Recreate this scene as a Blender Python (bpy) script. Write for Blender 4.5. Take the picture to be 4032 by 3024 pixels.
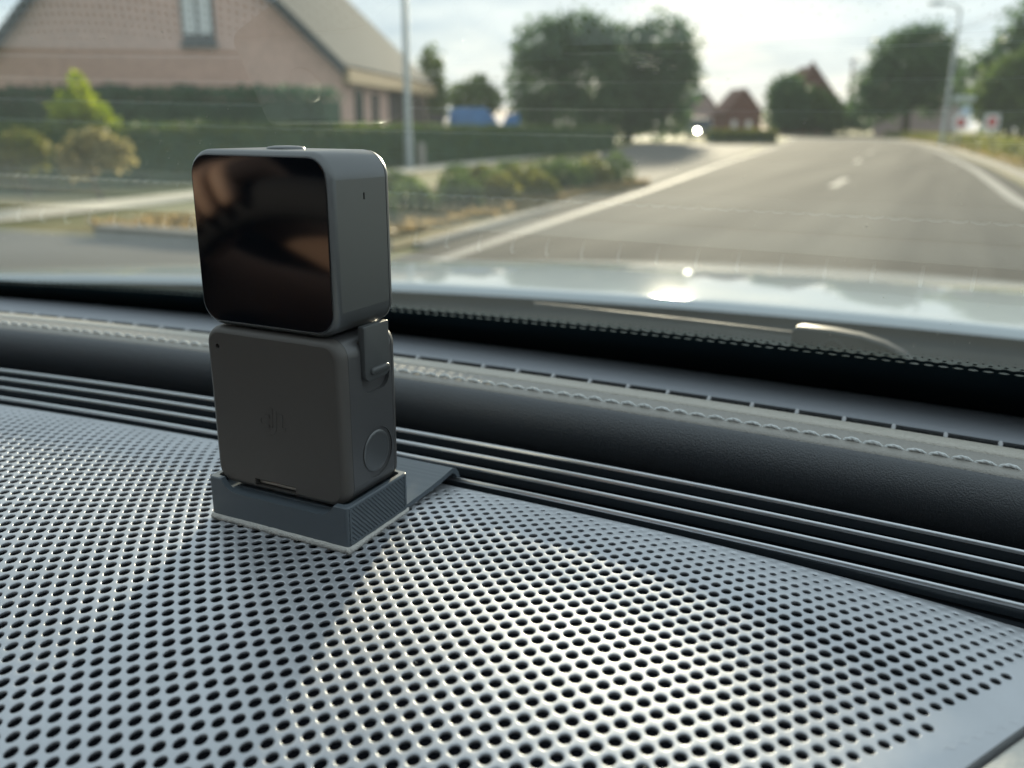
import bpy, bmesh, math, random
import numpy as np
from mathutils import Vector, Matrix

for o in list(bpy.data.objects):
    bpy.data.objects.remove(o)
random.seed(7); rng = np.random.default_rng(7)
SC = bpy.context.scene
COL = SC.collection
PI = math.pi
rad = math.radians

# ------------------------------------------------------------------ camera
EYE_H = 1.2                     # metres above the road
CAM = (151.6, -143.5, 44.25)    # car frame, millimetres (x right, y ahead, z up)
ZOFF = EYE_H - CAM[2] / 1000.0

def W(x, y, z):
    return (x / 1000.0, y / 1000.0, ZOFF + z / 1000.0)

camd = bpy.data.cameras.new('camera')
cam = bpy.data.objects.new('camera', camd); COL.objects.link(cam)
Rx = Vector((0.89445147, 0.44711376, 0.00677196))
Ry = Vector((0.13393683, -0.25343039, -0.95803651))
Rz = Vector((-0.42663509, 0.85782418, -0.28656619))
mw = Matrix((( Rx[0], -Ry[0], -Rz[0]), (Rx[1], -Ry[1], -Rz[1]), (Rx[2], -Ry[2], -Rz[2]))).to_4x4()
mw.translation = Vector(W(*CAM))
cam.matrix_world = mw
camd.sensor_width = 36.0
camd.lens = 3400.0 / 4032.0 * 36.0
camd.clip_start = 0.002
camd.clip_end = 3000.0
camd.dof.use_dof = True
camd.dof.focus_distance = 0.200
camd.dof.aperture_fstop = camd.lens / 2.25
SC.camera = cam

# the street frame: u to the right of the lens, v ahead of it, metres
FW = Vector((-0.44531124, 0.89537584)); RT = Vector((0.89537584, 0.44531124))
YAW = rad(26.443)
def O(u, v, z=0.0):
    return Vector((CAM[0] / 1000 + u * RT.x + v * FW.x, CAM[1] / 1000 + u * RT.y + v * FW.y, z))

# ------------------------------------------------------------------ light
SUN_AZ = rad(-16.0)      # clockwise from +Y
SUN_EL = rad(11.2)
SKY_STRENGTH = 0.095
CLOUD = 2.65
SC.view_settings.view_transform = 'Standard'
SC.view_settings.look = 'None'
SC.view_settings.gamma = 1.0
SC.view_settings.use_curve_mapping = False
SC.view_settings.exposure = 1.85
world = bpy.data.worlds.new('World'); SC.world = world; world.use_nodes = True
nt = world.node_tree; nt.nodes.clear()
def wn(t, **k):
    n = nt.nodes.new(t)
    for a, b in k.items(): setattr(n, a, b)
    return n
wout = wn('ShaderNodeOutputWorld'); bg = wn('ShaderNodeBackground')
sky = wn('ShaderNodeTexSky', sky_type='NISHITA', sun_disc=False)
sky.sun_elevation = SUN_EL; sky.sun_rotation = SUN_AZ % (2 * PI)
sky.air_density = 1.0; sky.dust_density = 0.6; sky.ozone_density = 1.0
tc = wn('ShaderNodeTexCoord'); sep = wn('ShaderNodeSeparateXYZ')
nt.links.new(tc.outputs['Generated'], sep.inputs[0])
zc = wn('ShaderNodeMath', operation='MAXIMUM'); zc.inputs[1].default_value = 0.0
nt.links.new(sep.outputs[2], zc.inputs[0])
za = wn('ShaderNodeMath', operation='ADD'); za.inputs[1].default_value = 0.22
nt.links.new(zc.outputs[0], za.inputs[0])
dx = wn('ShaderNodeMath', operation='DIVIDE'); dy = wn('ShaderNodeMath', operation='DIVIDE')
nt.links.new(sep.outputs[0], dx.inputs[0]); nt.links.new(za.outputs[0], dx.inputs[1])
nt.links.new(sep.outputs[1], dy.inputs[0]); nt.links.new(za.outputs[0], dy.inputs[1])
cmb = wn('ShaderNodeCombineXYZ')
nt.links.new(dx.outputs[0], cmb.inputs[0]); nt.links.new(dy.outputs[0], cmb.inputs[1])
nz = wn('ShaderNodeTexNoise'); nz.inputs['Scale'].default_value = 1.5; nz.inputs['Detail'].default_value = 6
nt.links.new(cmb.outputs[0], nz.inputs['Vector'])
rmp = wn('ShaderNodeValToRGB'); rmp.color_ramp.elements[0].position = 0.30; rmp.color_ramp.elements[1].position = 0.52
rmp.color_ramp.elements[0].color = (0.93, 0.93, 0.93, 1)
rmp.color_ramp.elements[1].color = (0.98, 0.98, 0.98, 1)
nt.links.new(nz.outputs[0], rmp.inputs[0])
nz2 = wn('ShaderNodeTexNoise'); nz2.inputs['Scale'].default_value = 3.1; nz2.inputs['Detail'].default_value = 5
nt.links.new(cmb.outputs[0], nz2.inputs['Vector'])
crm = wn('ShaderNodeValToRGB')
crm.color_ramp.elements[0].position = 0.32; crm.color_ramp.elements[1].position = 0.68
crm.color_ramp.elements[0].color = (CLOUD * 0.70, CLOUD * 0.82, CLOUD * 0.92, 1)
crm.color_ramp.elements[1].color = (CLOUD * 0.98, CLOUD * 1.06, CLOUD * 1.10, 1)
nt.links.new(nz2.outputs[0], crm.inputs[0])
mx = wn('ShaderNodeMix', data_type='RGBA')
nt.links.new(rmp.outputs[0], mx.inputs['Factor']); nt.links.new(sky.outputs[0], mx.inputs['A']); nt.links.new(crm.outputs[0], mx.inputs['B'])
nt.links.new(mx.outputs['Result'], bg.inputs[0]); bg.inputs[1].default_value = SKY_STRENGTH
nt.links.new(bg.outputs[0], wout.inputs[0])

sl = bpy.data.lights.new('sun', 'SUN'); sl.energy = 3.2; sl.angle = rad(2.0); sl.color = (1.0, 0.85, 0.62)
sun = bpy.data.objects.new('sun', sl); COL.objects.link(sun)
sdir = Vector((math.sin(SUN_AZ) * math.cos(SUN_EL), math.cos(SUN_AZ) * math.cos(SUN_EL), math.sin(SUN_EL)))
sun.rotation_euler = sdir.to_track_quat('Z', 'Y').to_euler()
sun.location = (0, 0, 40)

SC.cycles.use_denoising = True
SC.cycles.max_bounces = 8; SC.cycles.transparent_max_bounces = 16
SC.cycles.caustics_reflective = False; SC.cycles.caustics_refractive = False
SC.cycles.sample_clamp_indirect = 6.0

# ------------------------------------------------------------------ materials
MATS = {}
def mat(name, col, rough=0.5, spec=0.5, metal=0.0, var=0.0, vscale=30.0, bump=0.0, bscale=200.0, bdist=0.0005, coat=0.0,
        col2=None, bdetail=3.0, sheen=0.0, rvar=0.0, trans=0.0):
    m = bpy.data.materials.new(name); m.use_nodes = True; MATS[name] = m
    t = m.node_tree; b = t.nodes['Principled BSDF']
    b.inputs['Base Color'].default_value = (*col, 1); b.inputs['Roughness'].default_value = rough
    b.inputs['Specular IOR Level'].default_value = spec; b.inputs['Metallic'].default_value = metal
    b.inputs['Coat Weight'].default_value = coat; b.inputs['Coat Roughness'].default_value = 0.05
    b.inputs['Sheen Weight'].default_value = sheen
    g = t.nodes.new('ShaderNodeNewGeometry')
    if var > 0 or col2 or rvar:
        n = t.nodes.new('ShaderNodeTexNoise'); n.inputs['Scale'].default_value = vscale; n.inputs['Detail'].default_value = 4
        t.links.new(g.outputs['Position'], n.inputs['Vector'])
    if var > 0 or col2:
        r = t.nodes.new('ShaderNodeValToRGB'); r.color_ramp.elements[0].position = 0.35; r.color_ramp.elements[1].position = 0.65
        c2 = col2 if col2 else tuple(min(1, c * (1 + var)) for c in col)
        c1 = col if col2 else tuple(c * (1 - var) for c in col)
        r.color_ramp.elements[0].color = (*c1, 1); r.color_ramp.elements[1].color = (*c2, 1)
        t.links.new(n.outputs[0], r.inputs[0]); t.links.new(r.outputs[0], b.inputs['Base Color'])
    if rvar:
        mr = t.nodes.new('ShaderNodeMapRange'); mr.inputs[3].default_value = rough - rvar; mr.inputs[4].default_value = rough + rvar
        t.links.new(n.outputs[0], mr.inputs[0]); t.links.new(mr.outputs[0], b.inputs['Roughness'])
    if bump > 0:
        n2 = t.nodes.new('ShaderNodeTexNoise'); n2.inputs['Scale'].default_value = bscale; n2.inputs['Detail'].default_value = bdetail
        bp = t.nodes.new('ShaderNodeBump'); bp.inputs['Strength'].default_value = bump; bp.inputs['Distance'].default_value = bdist
        t.links.new(g.outputs['Position'], n2.inputs['Vector']); t.links.new(n2.outputs[0], bp.inputs['Height']); t.links.new(bp.outputs[0], b.inputs['Normal'])
    return m

def leaf_mat(name, c1, c2, tr=0.35, vscale=1.5):
    m = mat(name, c1, 0.6, 0.25, vscale=vscale, col2=c2)
    t = m.node_tree; b = t.nodes['Principled BSDF']; out = t.nodes['Material Output']
    tl = t.nodes.new('ShaderNodeBsdfTranslucent'); mixs = t.nodes.new('ShaderNodeMixShader'); mixs.inputs[0].default_value = tr
    src = b.inputs['Base Color'].links[0].from_socket
    hs = t.nodes.new('ShaderNodeHueSaturation'); hs.inputs['Hue'].default_value = 0.48; hs.inputs['Saturation'].default_value = 1.15; hs.inputs['Value'].default_value = 1.4
    t.links.new(src, hs.inputs['Color']); t.links.new(hs.outputs[0], tl.inputs[0])
    t.links.new(b.outputs[0], mixs.inputs[1]); t.links.new(tl.outputs[0], mixs.inputs[2]); t.links.new(mixs.outputs[0], out.inputs[0])
    return m

mat('grille_plastic', (0.51, 0.533, 0.57), 0.45, 0.8, metal=0.55, bump=0.05, bscale=2500, bdist=0.0001, var=0.05, vscale=45)
mat('grille_backing', (0.012, 0.013, 0.018), 0.9, 0.1, bump=0.3, bscale=3000, bdist=0.0002)
mat('slat_plastic', (0.03, 0.038, 0.046), 0.22, 0.6)
mat('slat_trim', (0.66, 0.69, 0.73), 0.32, 0.5, metal=1.0)
mat('dark_void', (0.012, 0.015, 0.019), 0.9, 0.1)
mat('leather_lower', (0.058, 0.066, 0.076), 0.46, 0.75, bump=0.8, bscale=2400, bdist=0.0004, bdetail=4)
mat('leather_upper', (0.29, 0.278, 0.255), 0.44, 0.8, bump=0.9, bscale=1500, bdist=0.0004, bdetail=4)  # top leather lightened for the sun that the printed border blocks
mat('leather_edge', (0.48, 0.455, 0.40), 0.36, 0.9, bump=0.9, bscale=1300, bdist=0.0005, bdetail=4)  # palest leather: sun glints along the edge put into the base colour
mat('thread', (0.74, 0.77, 0.77), 0.7, 0.3, bump=0.6, bscale=4000, bdist=0.0003)
mat('cowl_plastic', (0.30, 0.32, 0.355), 0.5, 0.4, bump=0.3, bscale=1300, bdist=0.0003)
mat('peg_plastic', (0.5, 0.51, 0.53), 0.6, 0.4)
mat('frit', (0.020, 0.034, 0.042), 0.8, 0.0)
mat('pad_leather', (0.62, 0.60, 0.55), 0.55, 0.4, bump=0.5, bscale=900, bdist=0.0006, var=0.05, vscale=300)
mat('cabin_cloth', (0.03, 0.03, 0.034), 0.85, 0.2, bump=0.3, bscale=900, bdist=0.0004)
mat('car_paint', (0.50, 0.555, 0.585), 0.05, 0.22)
mat('outer_cowl', (0.022, 0.028, 0.034), 0.95, 0.0)
mat('wiper_rubber', (0.028, 0.034, 0.038), 0.6, 0.25)
mat('camera_body', (0.16, 0.167, 0.17), 0.36, 0.5, metal=0.75, bump=0.12, bscale=9000, bdist=0.00006)
mat('module_front', (0.088, 0.081, 0.075), 0.42, 0.45, bump=0.10, bscale=9000, bdist=0.00006)
mat('module_side', (0.12, 0.12, 0.122), 0.38, 0.5, metal=0.5, bump=0.10, bscale=9000, bdist=0.00006)
mat('button_metal', (0.16, 0.165, 0.168), 0.3, 0.5, metal=0.7)
mat('screen_glass', (0.003, 0.005, 0.008), 0.05, 0.9)
mat('black_gap', (0.004, 0.004, 0.005), 0.7, 0.1)
mat('red_contact', (0.25, 0.02, 0.02), 0.4, 0.5)
mat('metal_contact', (0.35, 0.33, 0.3), 0.35, 0.5, metal=0.8)
mat('latch_plastic', (0.07, 0.074, 0.075), 0.42, 0.5, bump=0.2, bscale=6000, bdist=0.00008)
mat('lens_glass', (0.01, 0.01, 0.015), 0.05, 0.6)
mat('felt', (0.62, 0.61, 0.58), 0.95, 0.1, bump=0.8, bscale=2500, bdist=0.0005)
mat('skin', (0.44, 0.28, 0.215), 0.55, 0.4, bump=0.2, bscale=600, bdist=0.0004)
mat('shirt', (0.02, 0.022, 0.03), 0.9, 0.1)
mat('hair', (0.03, 0.02, 0.015), 0.7, 0.3)
mat('dust', (0.8, 0.8, 0.76), 0.8, 0.2)
mat('house_brick', (0.70, 0.46, 0.38), 0.9, 0.1, var=0.10, vscale=6, bump=0.4, bscale=12, bdist=0.02)
mat('far_brick', (0.17, 0.09, 0.075), 0.9, 0.1, var=0.1, vscale=2)
mat('far_pale', (0.36, 0.27, 0.26), 0.9, 0.1, var=0.1, vscale=2)
mat('roof_slate', (0.065, 0.078, 0.088), 0.9, 0.05, var=0.10, vscale=4)
mat('roof_tile', (0.17, 0.09, 0.07), 0.8, 0.2, var=0.1, vscale=3)
mat('fascia', (0.34, 0.25, 0.14), 0.7, 0.1)
mat('dark_wood', (0.07, 0.05, 0.045), 0.8, 0.2)
mat('window_pane', (0.02, 0.025, 0.03), 0.08, 0.6)
mat('curtain', (0.75, 0.76, 0.76), 0.9, 0.1)
mat('window_frame', (0.05, 0.05, 0.055), 0.6, 0.3)
mat('asphalt_pale', (0.16, 0.152, 0.138), 0.92, 0.03, var=0.08, vscale=0.8)
mat('path_paving', (0.55, 0.51, 0.43), 0.9, 0.05, var=0.08, vscale=2.0)
mat('kerb_stone', (0.28, 0.27, 0.25), 0.9, 0.05, var=0.1, vscale=5)
mat('road_paint', (0.31, 0.305, 0.29), 0.8, 0.05, var=0.06, vscale=4)
mat('dry_soil', (0.25, 0.20, 0.115), 0.95, 0.05, vscale=1.8, col2=(0.16, 0.145, 0.07))
mat('meadow', (0.11, 0.13, 0.045), 0.95, 0.1, vscale=0.5, col2=(0.20, 0.17, 0.075))
mat('galvanised', (0.46, 0.50, 0.51), 0.5, 0.5, metal=0.3, var=0.05, vscale=3)
mat('concrete_post', (0.33, 0.31, 0.28), 0.9, 0.2, var=0.1, vscale=6)
mat('wood_pole', (0.20, 0.17, 0.14), 0.9, 0.1)
mat('bark', (0.09, 0.07, 0.05), 0.95, 0.1, var=0.2, vscale=8)
mat('blue_sheet', (0.05, 0.17, 0.42), 0.5, 0.4, var=0.15, vscale=1.2)
mat('dark_sheet', (0.04, 0.05, 0.07), 0.6, 0.3)
mat('sign_red', (0.55, 0.03, 0.03), 0.5, 0.4)
mat('sign_white', (0.78, 0.78, 0.77), 0.5, 0.4)
mat('sign_blue', (0.45, 0.55, 0.66), 0.5, 0.4)
mat('van_paint', (0.12, 0.125, 0.13), 0.7, 0.2)
mat('tyre', (0.02, 0.02, 0.02), 0.9, 0.1)
hm = mat('headlamp_on', (1, 1, 1), 0.3, 0.5)
hm.node_tree.nodes['Principled BSDF'].inputs['Emission Color'].default_value = (1, 0.93, 0.72, 1)
hm.node_tree.nodes['Principled BSDF'].inputs['Emission Strength'].default_value = 60
leaf_mat('leaf_dark', (0.050, 0.098, 0.050), (0.098, 0.165, 0.074))
leaf_mat('leaf_hedge', (0.045, 0.095, 0.032), (0.12, 0.165, 0.05), vscale=2.5)
leaf_mat('leaf_tall', (0.028, 0.080, 0.044), (0.052, 0.12, 0.06), tr=0.25)
leaf_mat('leaf_mid', (0.055, 0.10, 0.03), (0.11, 0.165, 0.05))
leaf_mat('leaf_lime', (0.17, 0.26, 0.03), (0.30, 0.36, 0.05), tr=0.5)
leaf_mat('leaf_pale', (0.24, 0.23, 0.10), (0.40, 0.37, 0.20), tr=0.4)
leaf_mat('leaf_dry', (0.075, 0.11, 0.03), (0.20, 0.20, 0.06), tr=0.4, vscale=2.2)
leaf_mat('leaf_straw', (0.22, 0.18, 0.09), (0.31, 0.26, 0.14), tr=0.4, vscale=3)

MATS['screen_glass'].node_tree.nodes['Principled BSDF'].inputs['IOR'].default_value = 1.55
# the asphalt: tyre tracks and old seams run along the road
_t = mat('asphalt', (0.082, 0.080, 0.076), 0.95, 0.01, vscale=1.0, col2=(0.150, 0.143, 0.128)).node_tree
_n = [n for n in _t.nodes if n.type == 'TEX_NOISE'][0]; _mp = _t.nodes.new('ShaderNodeMapping'); _mp.inputs['Scale'].default_value = (1.1, 0.045, 1.0); _mp.inputs['Rotation'].default_value = (0, 0, rad(-4))
_t.links.new([n for n in _t.nodes if n.type == 'NEW_GEOMETRY'][0].outputs['Position'], _mp.inputs['Vector']); _t.links.new(_mp.outputs[0], _n.inputs['Vector'])

# printed-plastic mount: raster lines on the flank, layer lines on the front
def printed_mat(name, diagonal):
    m = mat(name, (0.10, 0.122, 0.142), 0.42, 0.5)
    t = m.node_tree; b = t.nodes['Principled BSDF']
    g = t.nodes.new('ShaderNodeNewGeometry'); mp = t.nodes.new('ShaderNodeMapping')
    w = t.nodes.new('ShaderNodeTexWave'); w.wave_type = 'BANDS'; w.bands_direction = 'Z'; w.wave_profile = 'SIN'
    if diagonal:
        mp.inputs['Rotation'].default_value = (rad(45), 0, 0); w.inputs['Scale'].default_value = 370.0
    else:
        w.inputs['Scale'].default_value = 1500.0
    w.inputs['Distortion'].default_value = 0.4; w.inputs['Detail'].default_value = 1
    bp = t.nodes.new('ShaderNodeBump'); bp.inputs['Strength'].default_value = 0.9 if diagonal else 0.35; bp.inputs['Distance'].default_value = 0.0004 if diagonal else 0.00008
    t.links.new(g.outputs['Position'], mp.inputs['Vector']); t.links.new(mp.outputs[0], w.inputs['Vector'])
    t.links.new(w.outputs['Fac'], bp.inputs['Height']); t.links.new(bp.outputs[0], b.inputs['Normal'])
printed_mat('print_raster', True); printed_mat('print_layers', False)

# windscreen glass: clear pane with mirror reflection and a film of dust
def glass_mat():
    m = bpy.data.materials.new('windscreen_glass'); m.use_nodes = True; MATS['windscreen_glass'] = m
    t = m.node_tree; t.nodes.clear()
    out = t.nodes.new('ShaderNodeOutputMaterial')
    geo = t.nodes.new('ShaderNodeNewGeometry')
    dot = t.nodes.new('ShaderNodeVectorMath'); dot.operation = 'DOT_PRODUCT'
    t.links.new(geo.outputs['Incoming'], dot.inputs[0]); t.links.new(geo.outputs['Normal'], dot.inputs[1])
    ab = t.nodes.new('ShaderNodeMath'); ab.operation = 'ABSOLUTE'; t.links.new(dot.outputs['Value'], ab.inputs[0])
    om = t.nodes.new('ShaderNodeMath'); om.operation = 'SUBTRACT'; om.inputs[0].default_value = 1.0; t.links.new(ab.outputs[0], om.inputs[1])
    pw = t.nodes.new('ShaderNodeMath'); pw.operation = 'POWER'; pw.inputs[1].default_value = 5.0; t.links.new(om.outputs[0], pw.inputs[0])
    fr = t.nodes.new('ShaderNodeMath'); fr.operation = 'MULTIPLY_ADD'; fr.inputs[1].default_value = 0.9; fr.inputs[2].default_value = 0.06
    t.links.new(pw.outputs[0], fr.inputs[0])
    tr = t.nodes.new('ShaderNodeBsdfTransparent'); tr.inputs[0].default_value = (0.925, 0.975, 0.965, 1)
    gl = t.nodes.new('ShaderNodeBsdfGlossy'); gl.inputs['Roughness'].default_value = 0.0; gl.inputs[0].default_value = (0.95, 1, 0.98, 1)
    m1 = t.nodes.new('ShaderNodeMixShader')
    t.links.new(fr.outputs[0], m1.inputs[0]); t.links.new(tr.outputs[0], m1.inputs[1]); t.links.new(gl.outputs[0], m1.inputs[2])
    tl = t.nodes.new('ShaderNodeBsdfTranslucent'); tl.inputs[0].default_value = (0.66, 0.80, 0.84, 1)
    n = t.nodes.new('ShaderNodeTexNoise'); n.inputs['Scale'].default_value = 25.0; n.inputs['Detail'].default_value = 8
    t.links.new(geo.outputs['Position'], n.inputs['Vector'])
    mr = t.nodes.new('ShaderNodeMapRange'); mr.inputs[3].default_value = 0.015; mr.inputs[4].default_value = 0.033
    t.links.new(n.outputs[0], mr.inputs[0])
    m2 = t.nodes.new('ShaderNodeMixShader')
    t.links.new(mr.outputs[0], m2.inputs[0]); t.links.new(m1.outputs[0], m2.inputs[1]); t.links.new(tl.outputs[0], m2.inputs[2])
    t.links.new(m2.outputs[0], out.inputs[0])
glass_mat()

# ------------------------------------------------------------------ mesh helpers
class MB:
    def __init__(s): s.v = []; s.f = []
    def add(s, vs, fs):
        n = len(s.v); s.v += [tuple(a) for a in vs]; s.f += [tuple(i + n for i in f) for f in fs]
    def box(s, x0, x1, y0, y1, z0, z1):
        s.add([(x0,y0,z0),(x1,y0,z0),(x1,y1,z0),(x0,y1,z0),(x0,y0,z1),(x1,y0,z1),(x1,y1,z1),(x0,y1,z1)],
              [(0,3,2,1),(4,5,6,7),(0,1,5,4),(1,2,6,5),(2,3,7,6),(3,0,4,7)])
    def loft(s, rings, cap0=True, cap1=True, closed=True):
        n = len(rings[0]); vs = [p for r in rings for p in r]; fs = []
        for i in range(len(rings) - 1):
            for j in range(n if closed else n - 1):
                k = (j + 1) % n
                fs.append((i*n+j, i*n+k, (i+1)*n+k, (i+1)*n+j))
        if cap0: fs.append(tuple(range(n - 1, -1, -1)))
        if cap1: fs.append(tuple((len(rings)-1)*n + j for j in range(n)))
        s.add(vs, fs)
    def tube(s, path, r, n=8, cap=True):
        path = [Vector(p) for p in path]; rs = r if isinstance(r, (list, tuple)) else [r] * len(path)
        rings = []; prev = None
        for i, p in enumerate(path):
            d = (path[min(i+1, len(path)-1)] - path[max(i-1, 0)]).normalized()
            a = prev if prev is not None else (Vector((0,0,1)) if abs(d.z) < 0.9 else Vector((1,0,0)))
            a = (a - d * a.dot(d)).normalized(); b = d.cross(a); prev = a
            rings.append([p + (a * math.cos(2*PI*k/n) + b * math.sin(2*PI*k/n)) * rs[i] for k in range(n)])
        s.loft(rings, cap, cap)
    def grid(s, pts):
        m = len(pts); n = len(pts[0])
        s.add([p for r in pts for p in r], [(i*n+j, i*n+j+1, (i+1)*n+j+1, (i+1)*n+j) for i in range(m-1) for j in range(n-1)])
    def disc(s, c, ax, r, h=0.0, n=24):
        c = Vector(c); ax = Vector(ax).normalized(); a = ax.orthogonal().normalized(); b = ax.cross(a)
        r0 = [c + (a*math.cos(2*PI*k/n) + b*math.sin(2*PI*k/n))*r for k in range(n)]
        s.loft([r0, [p + ax*h for p in r0]])

def _loc(par):
    return par.matrix_world.translation if par is not None else Vector((0,0,0))

def link(name, verts, faces, m, parent=None, smooth=35, mm=True, origin=None):
    """one mesh object; mm=True: verts are car-frame millimetres, else world metres"""
    off = Vector(origin) if origin is not None else Vector((0,0,0))
    base = Vector(parent['at']) if parent is not None else Vector((0,0,0))
    V = np.asarray(verts, dtype=np.float64)
    if mm: V = V / 1000.0 + np.array([0, 0, ZOFF])
    V = V - np.array(base + off)
    me = bpy.data.meshes.new(name); me.from_pydata(V.tolist(), [], [list(f) for f in faces]); me.update()
    if m: me.materials.append(MATS[m])
    if smooth is not None:
        me.shade_smooth()
        if smooth < 180: me.set_sharp_from_angle(angle=rad(smooth))
    o = bpy.data.objects.new(name, me); COL.objects.link(o)
    o.location = off
    if parent is not None:
        o.parent = parent
    o['at'] = tuple(base + off)
    return o
def part(name, mb, m, parent=None, smooth=35, mm=True):
    return link(name, mb.v, mb.f, m, parent, smooth, mm)

def tag(o, label, cat, group=None, kind=None):
    if label: o['label'] = label
    if cat: o['category'] = cat
    if group: o['group'] = group
    if kind: o['kind'] = kind
    return o
def thing(name, label, cat, at, group=None):
    o = bpy.data.objects.new(name, None); COL.objects.link(o); o.location = at; o['at'] = tuple(at)
    o.empty_display_size = 0.02
    return tag(o, label, cat, group)
def fix_normals(o):
    bm = bmesh.new(); bm.from_mesh(o.data); bmesh.ops.recalc_face_normals(bm, faces=bm.faces); bm.to_mesh(o.data); bm.free()
def flat_caps(o, area=25e-6):
    for p in o.data.polygons:
        if p.area > area: p.use_smooth = False
def boolean(o, cutter, op='DIFFERENCE'):
    fix_normals(o); fix_normals(cutter)
    md = o.modifiers.new('cut', 'BOOLEAN'); md.operation = op; md.solver = 'EXACT'; md.object = cutter
    bpy.context.view_layer.update()
    dg = bpy.context.evaluated_depsgraph_get()
    me = bpy.data.meshes.new_from_object(o.evaluated_get(dg)); old = o.data
    o.modifiers.clear(); o.data = me; me.name = old.name
    bpy.data.objects.remove(cutter)
    me.shade_smooth(); me.set_sharp_from_angle(angle=rad(30)); flat_caps(o)

def rrect(cx, cz, w, h, r, n=6):
    pts = []
    for sx, sz, a0 in ((1,1,0),(-1,1,90),(-1,-1,180),(1,-1,270)):
        for k in range(n + 1):
            a = rad(a0 + 90.0 * k / n)
            pts.append((cx + sx*(w/2 - r) + r*math.cos(a), cz + sz*(h/2 - r) + r*math.sin(a)))
    return pts

# ================================================================== SETTING
def outdoor_sheet(name, pts, m, z, kind='structure'):
    P = [O(u, v, z) for u, v in pts]
    o = link(name, P, [tuple(range(len(P)))], m, mm=False, smooth=None)
    o['kind'] = kind
    return o
def strip(left, right, z):
    v = []; f = []
    for (a, b) in zip(left, right):
        v += [O(*a, z), O(*b, z)]
    for i in range(len(left) - 1):
        f.append((2*i, 2*i+1, 2*i+3, 2*i+2))
    return v, f
def resample(pts, n):
    pts = np.array(pts, float); d = np.r_[0, np.cumsum(np.linalg.norm(np.diff(pts, axis=0), axis=1))]
    q = np.linspace(0, 1, n) ** 1.8 * d[-1]
    # smooth with catmull-like cubic through piecewise linear + averaging
    xy = np.c_[np.interp(q, d, pts[:, 0]), np.interp(q, d, pts[:, 1])]
    for _ in range(3):
        xy[1:-1] = 0.25*xy[:-2] + 0.5*xy[1:-1] + 0.25*xy[2:]
    return [tuple(p) for p in xy]
g = MB(); g.grid([[(x, y, 0.0) for x in np.linspace(-700, 700, 15)] for y in np.linspace(-700, 700, 15)])
o = part('ground', g, 'meadow', mm=False, smooth=None); o['kind'] = 'structure'

LE = [(-6.0,-8.0),(-3.4,0.0),(-0.5,8.4),(0.5,11.3),(2.6,17.1),(7.0,30.0),(15.7,54.4),(24.0,79.0),(31.3,100.0),(36.2,117.0),(37.6,132.0),(34.5,148.0),(25.0,164.0),(8.0,176.0)]
RE = [(1.6,-8.0),(4.2,2.0),(8.1,13.9),(11.0,20.3),(14.4,27.9),(24.3,51.5),(33.6,76.0),(41.2,99.0),(46.6,121.0),(48.0,140.0),(44.5,158.0),(33.0,176.0),(14.0,190.0)]
def offset(pts, d):
    out = []
    for i, p in enumerate(pts):
        a = Vector(pts[max(i-1, 0)]); b = Vector(pts[min(i+1, len(pts)-1)]); t = (b - a).normalized()
        out.append((p[0] + t.y*d, p[1] - t.x*d))
    return out
LEs = resample(LE, 110); REs = resample(RE, 110)
v, f = strip(offset(LEs, -0.45), offset(REs, 0.55), 0.012)
road = link('road', v, f, 'asphalt', mm=False, smooth=None); road['kind'] = 'structure'
v, f = strip(offset(LEs, -0.08), offset(LEs, 0.09), 0.017); link('edge_line', v, f, 'road_paint', road, None, mm=False)
v, f = strip(offset(REs, -0.13), offset(REs, 0.12), 0.017); link('edge_line', v, f, 'road_paint', road, None, mm=False)
for a, b in (((6.7,18.6),(8.1,21.6)), ((12.2,31.8),(13.5,34.8)), ((17.5,44.0),(18.8,47.0)), ((23.5,58),(24.8,61)), ((30,75),(31.2,78))):
    a = Vector(a); b = Vector(b); t = (b-a).normalized(); n = Vector((t.y, -t.x)) * 0.09
    P = [O(*(a-n), .017), O(*(a+n), .017), O(*(b+n), .017), O(*(b-n), .017)]
    link('centre_dash', P, [(0,1,2,3)], 'road_paint', road, None, mm=False)
# gutter + kerb along the right-hand edge
def kerb(pts, w, h, name, parent=None):
    L = pts; Rr = offset(pts, w); vs = []; fs = []
    for a, b in zip(L, Rr):
        vs += [O(*a, 0.0), O(*a, h-0.02), O(a[0]*0.85+b[0]*0.15, a[1]*0.85+b[1]*0.15, h), O(*b, h), O(*b, 0.0)]
    for i in range(len(L)-1):
        for k in range(4): fs.append((5*i+k, 5*i+k+1, 5*(i+1)+k+1, 5*(i+1)+k))
    fs += [(0,1,2,3,4), tuple(5*(len(L)-1)+k for k in (4,3,2,1,0))]
    o = link(name, vs, fs, 'kerb_stone', parent, None, mm=False); o['kind'] = 'structure'
    return o
kerb(offset(REs, 0.75)[:86], 0.25, 0.11, 'kerb')
kerb([(-4.6,9.55),(-3.9,9.25),(-3.2,8.9),(-2.2,8.55),(-1.25,8.3)], -0.22, 0.12, 'kerb')
kerb([p for p in offset(LEs, -0.5) if 8.0 < p[1] < 18.8], -0.14, 0.05, 'kerb')
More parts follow.
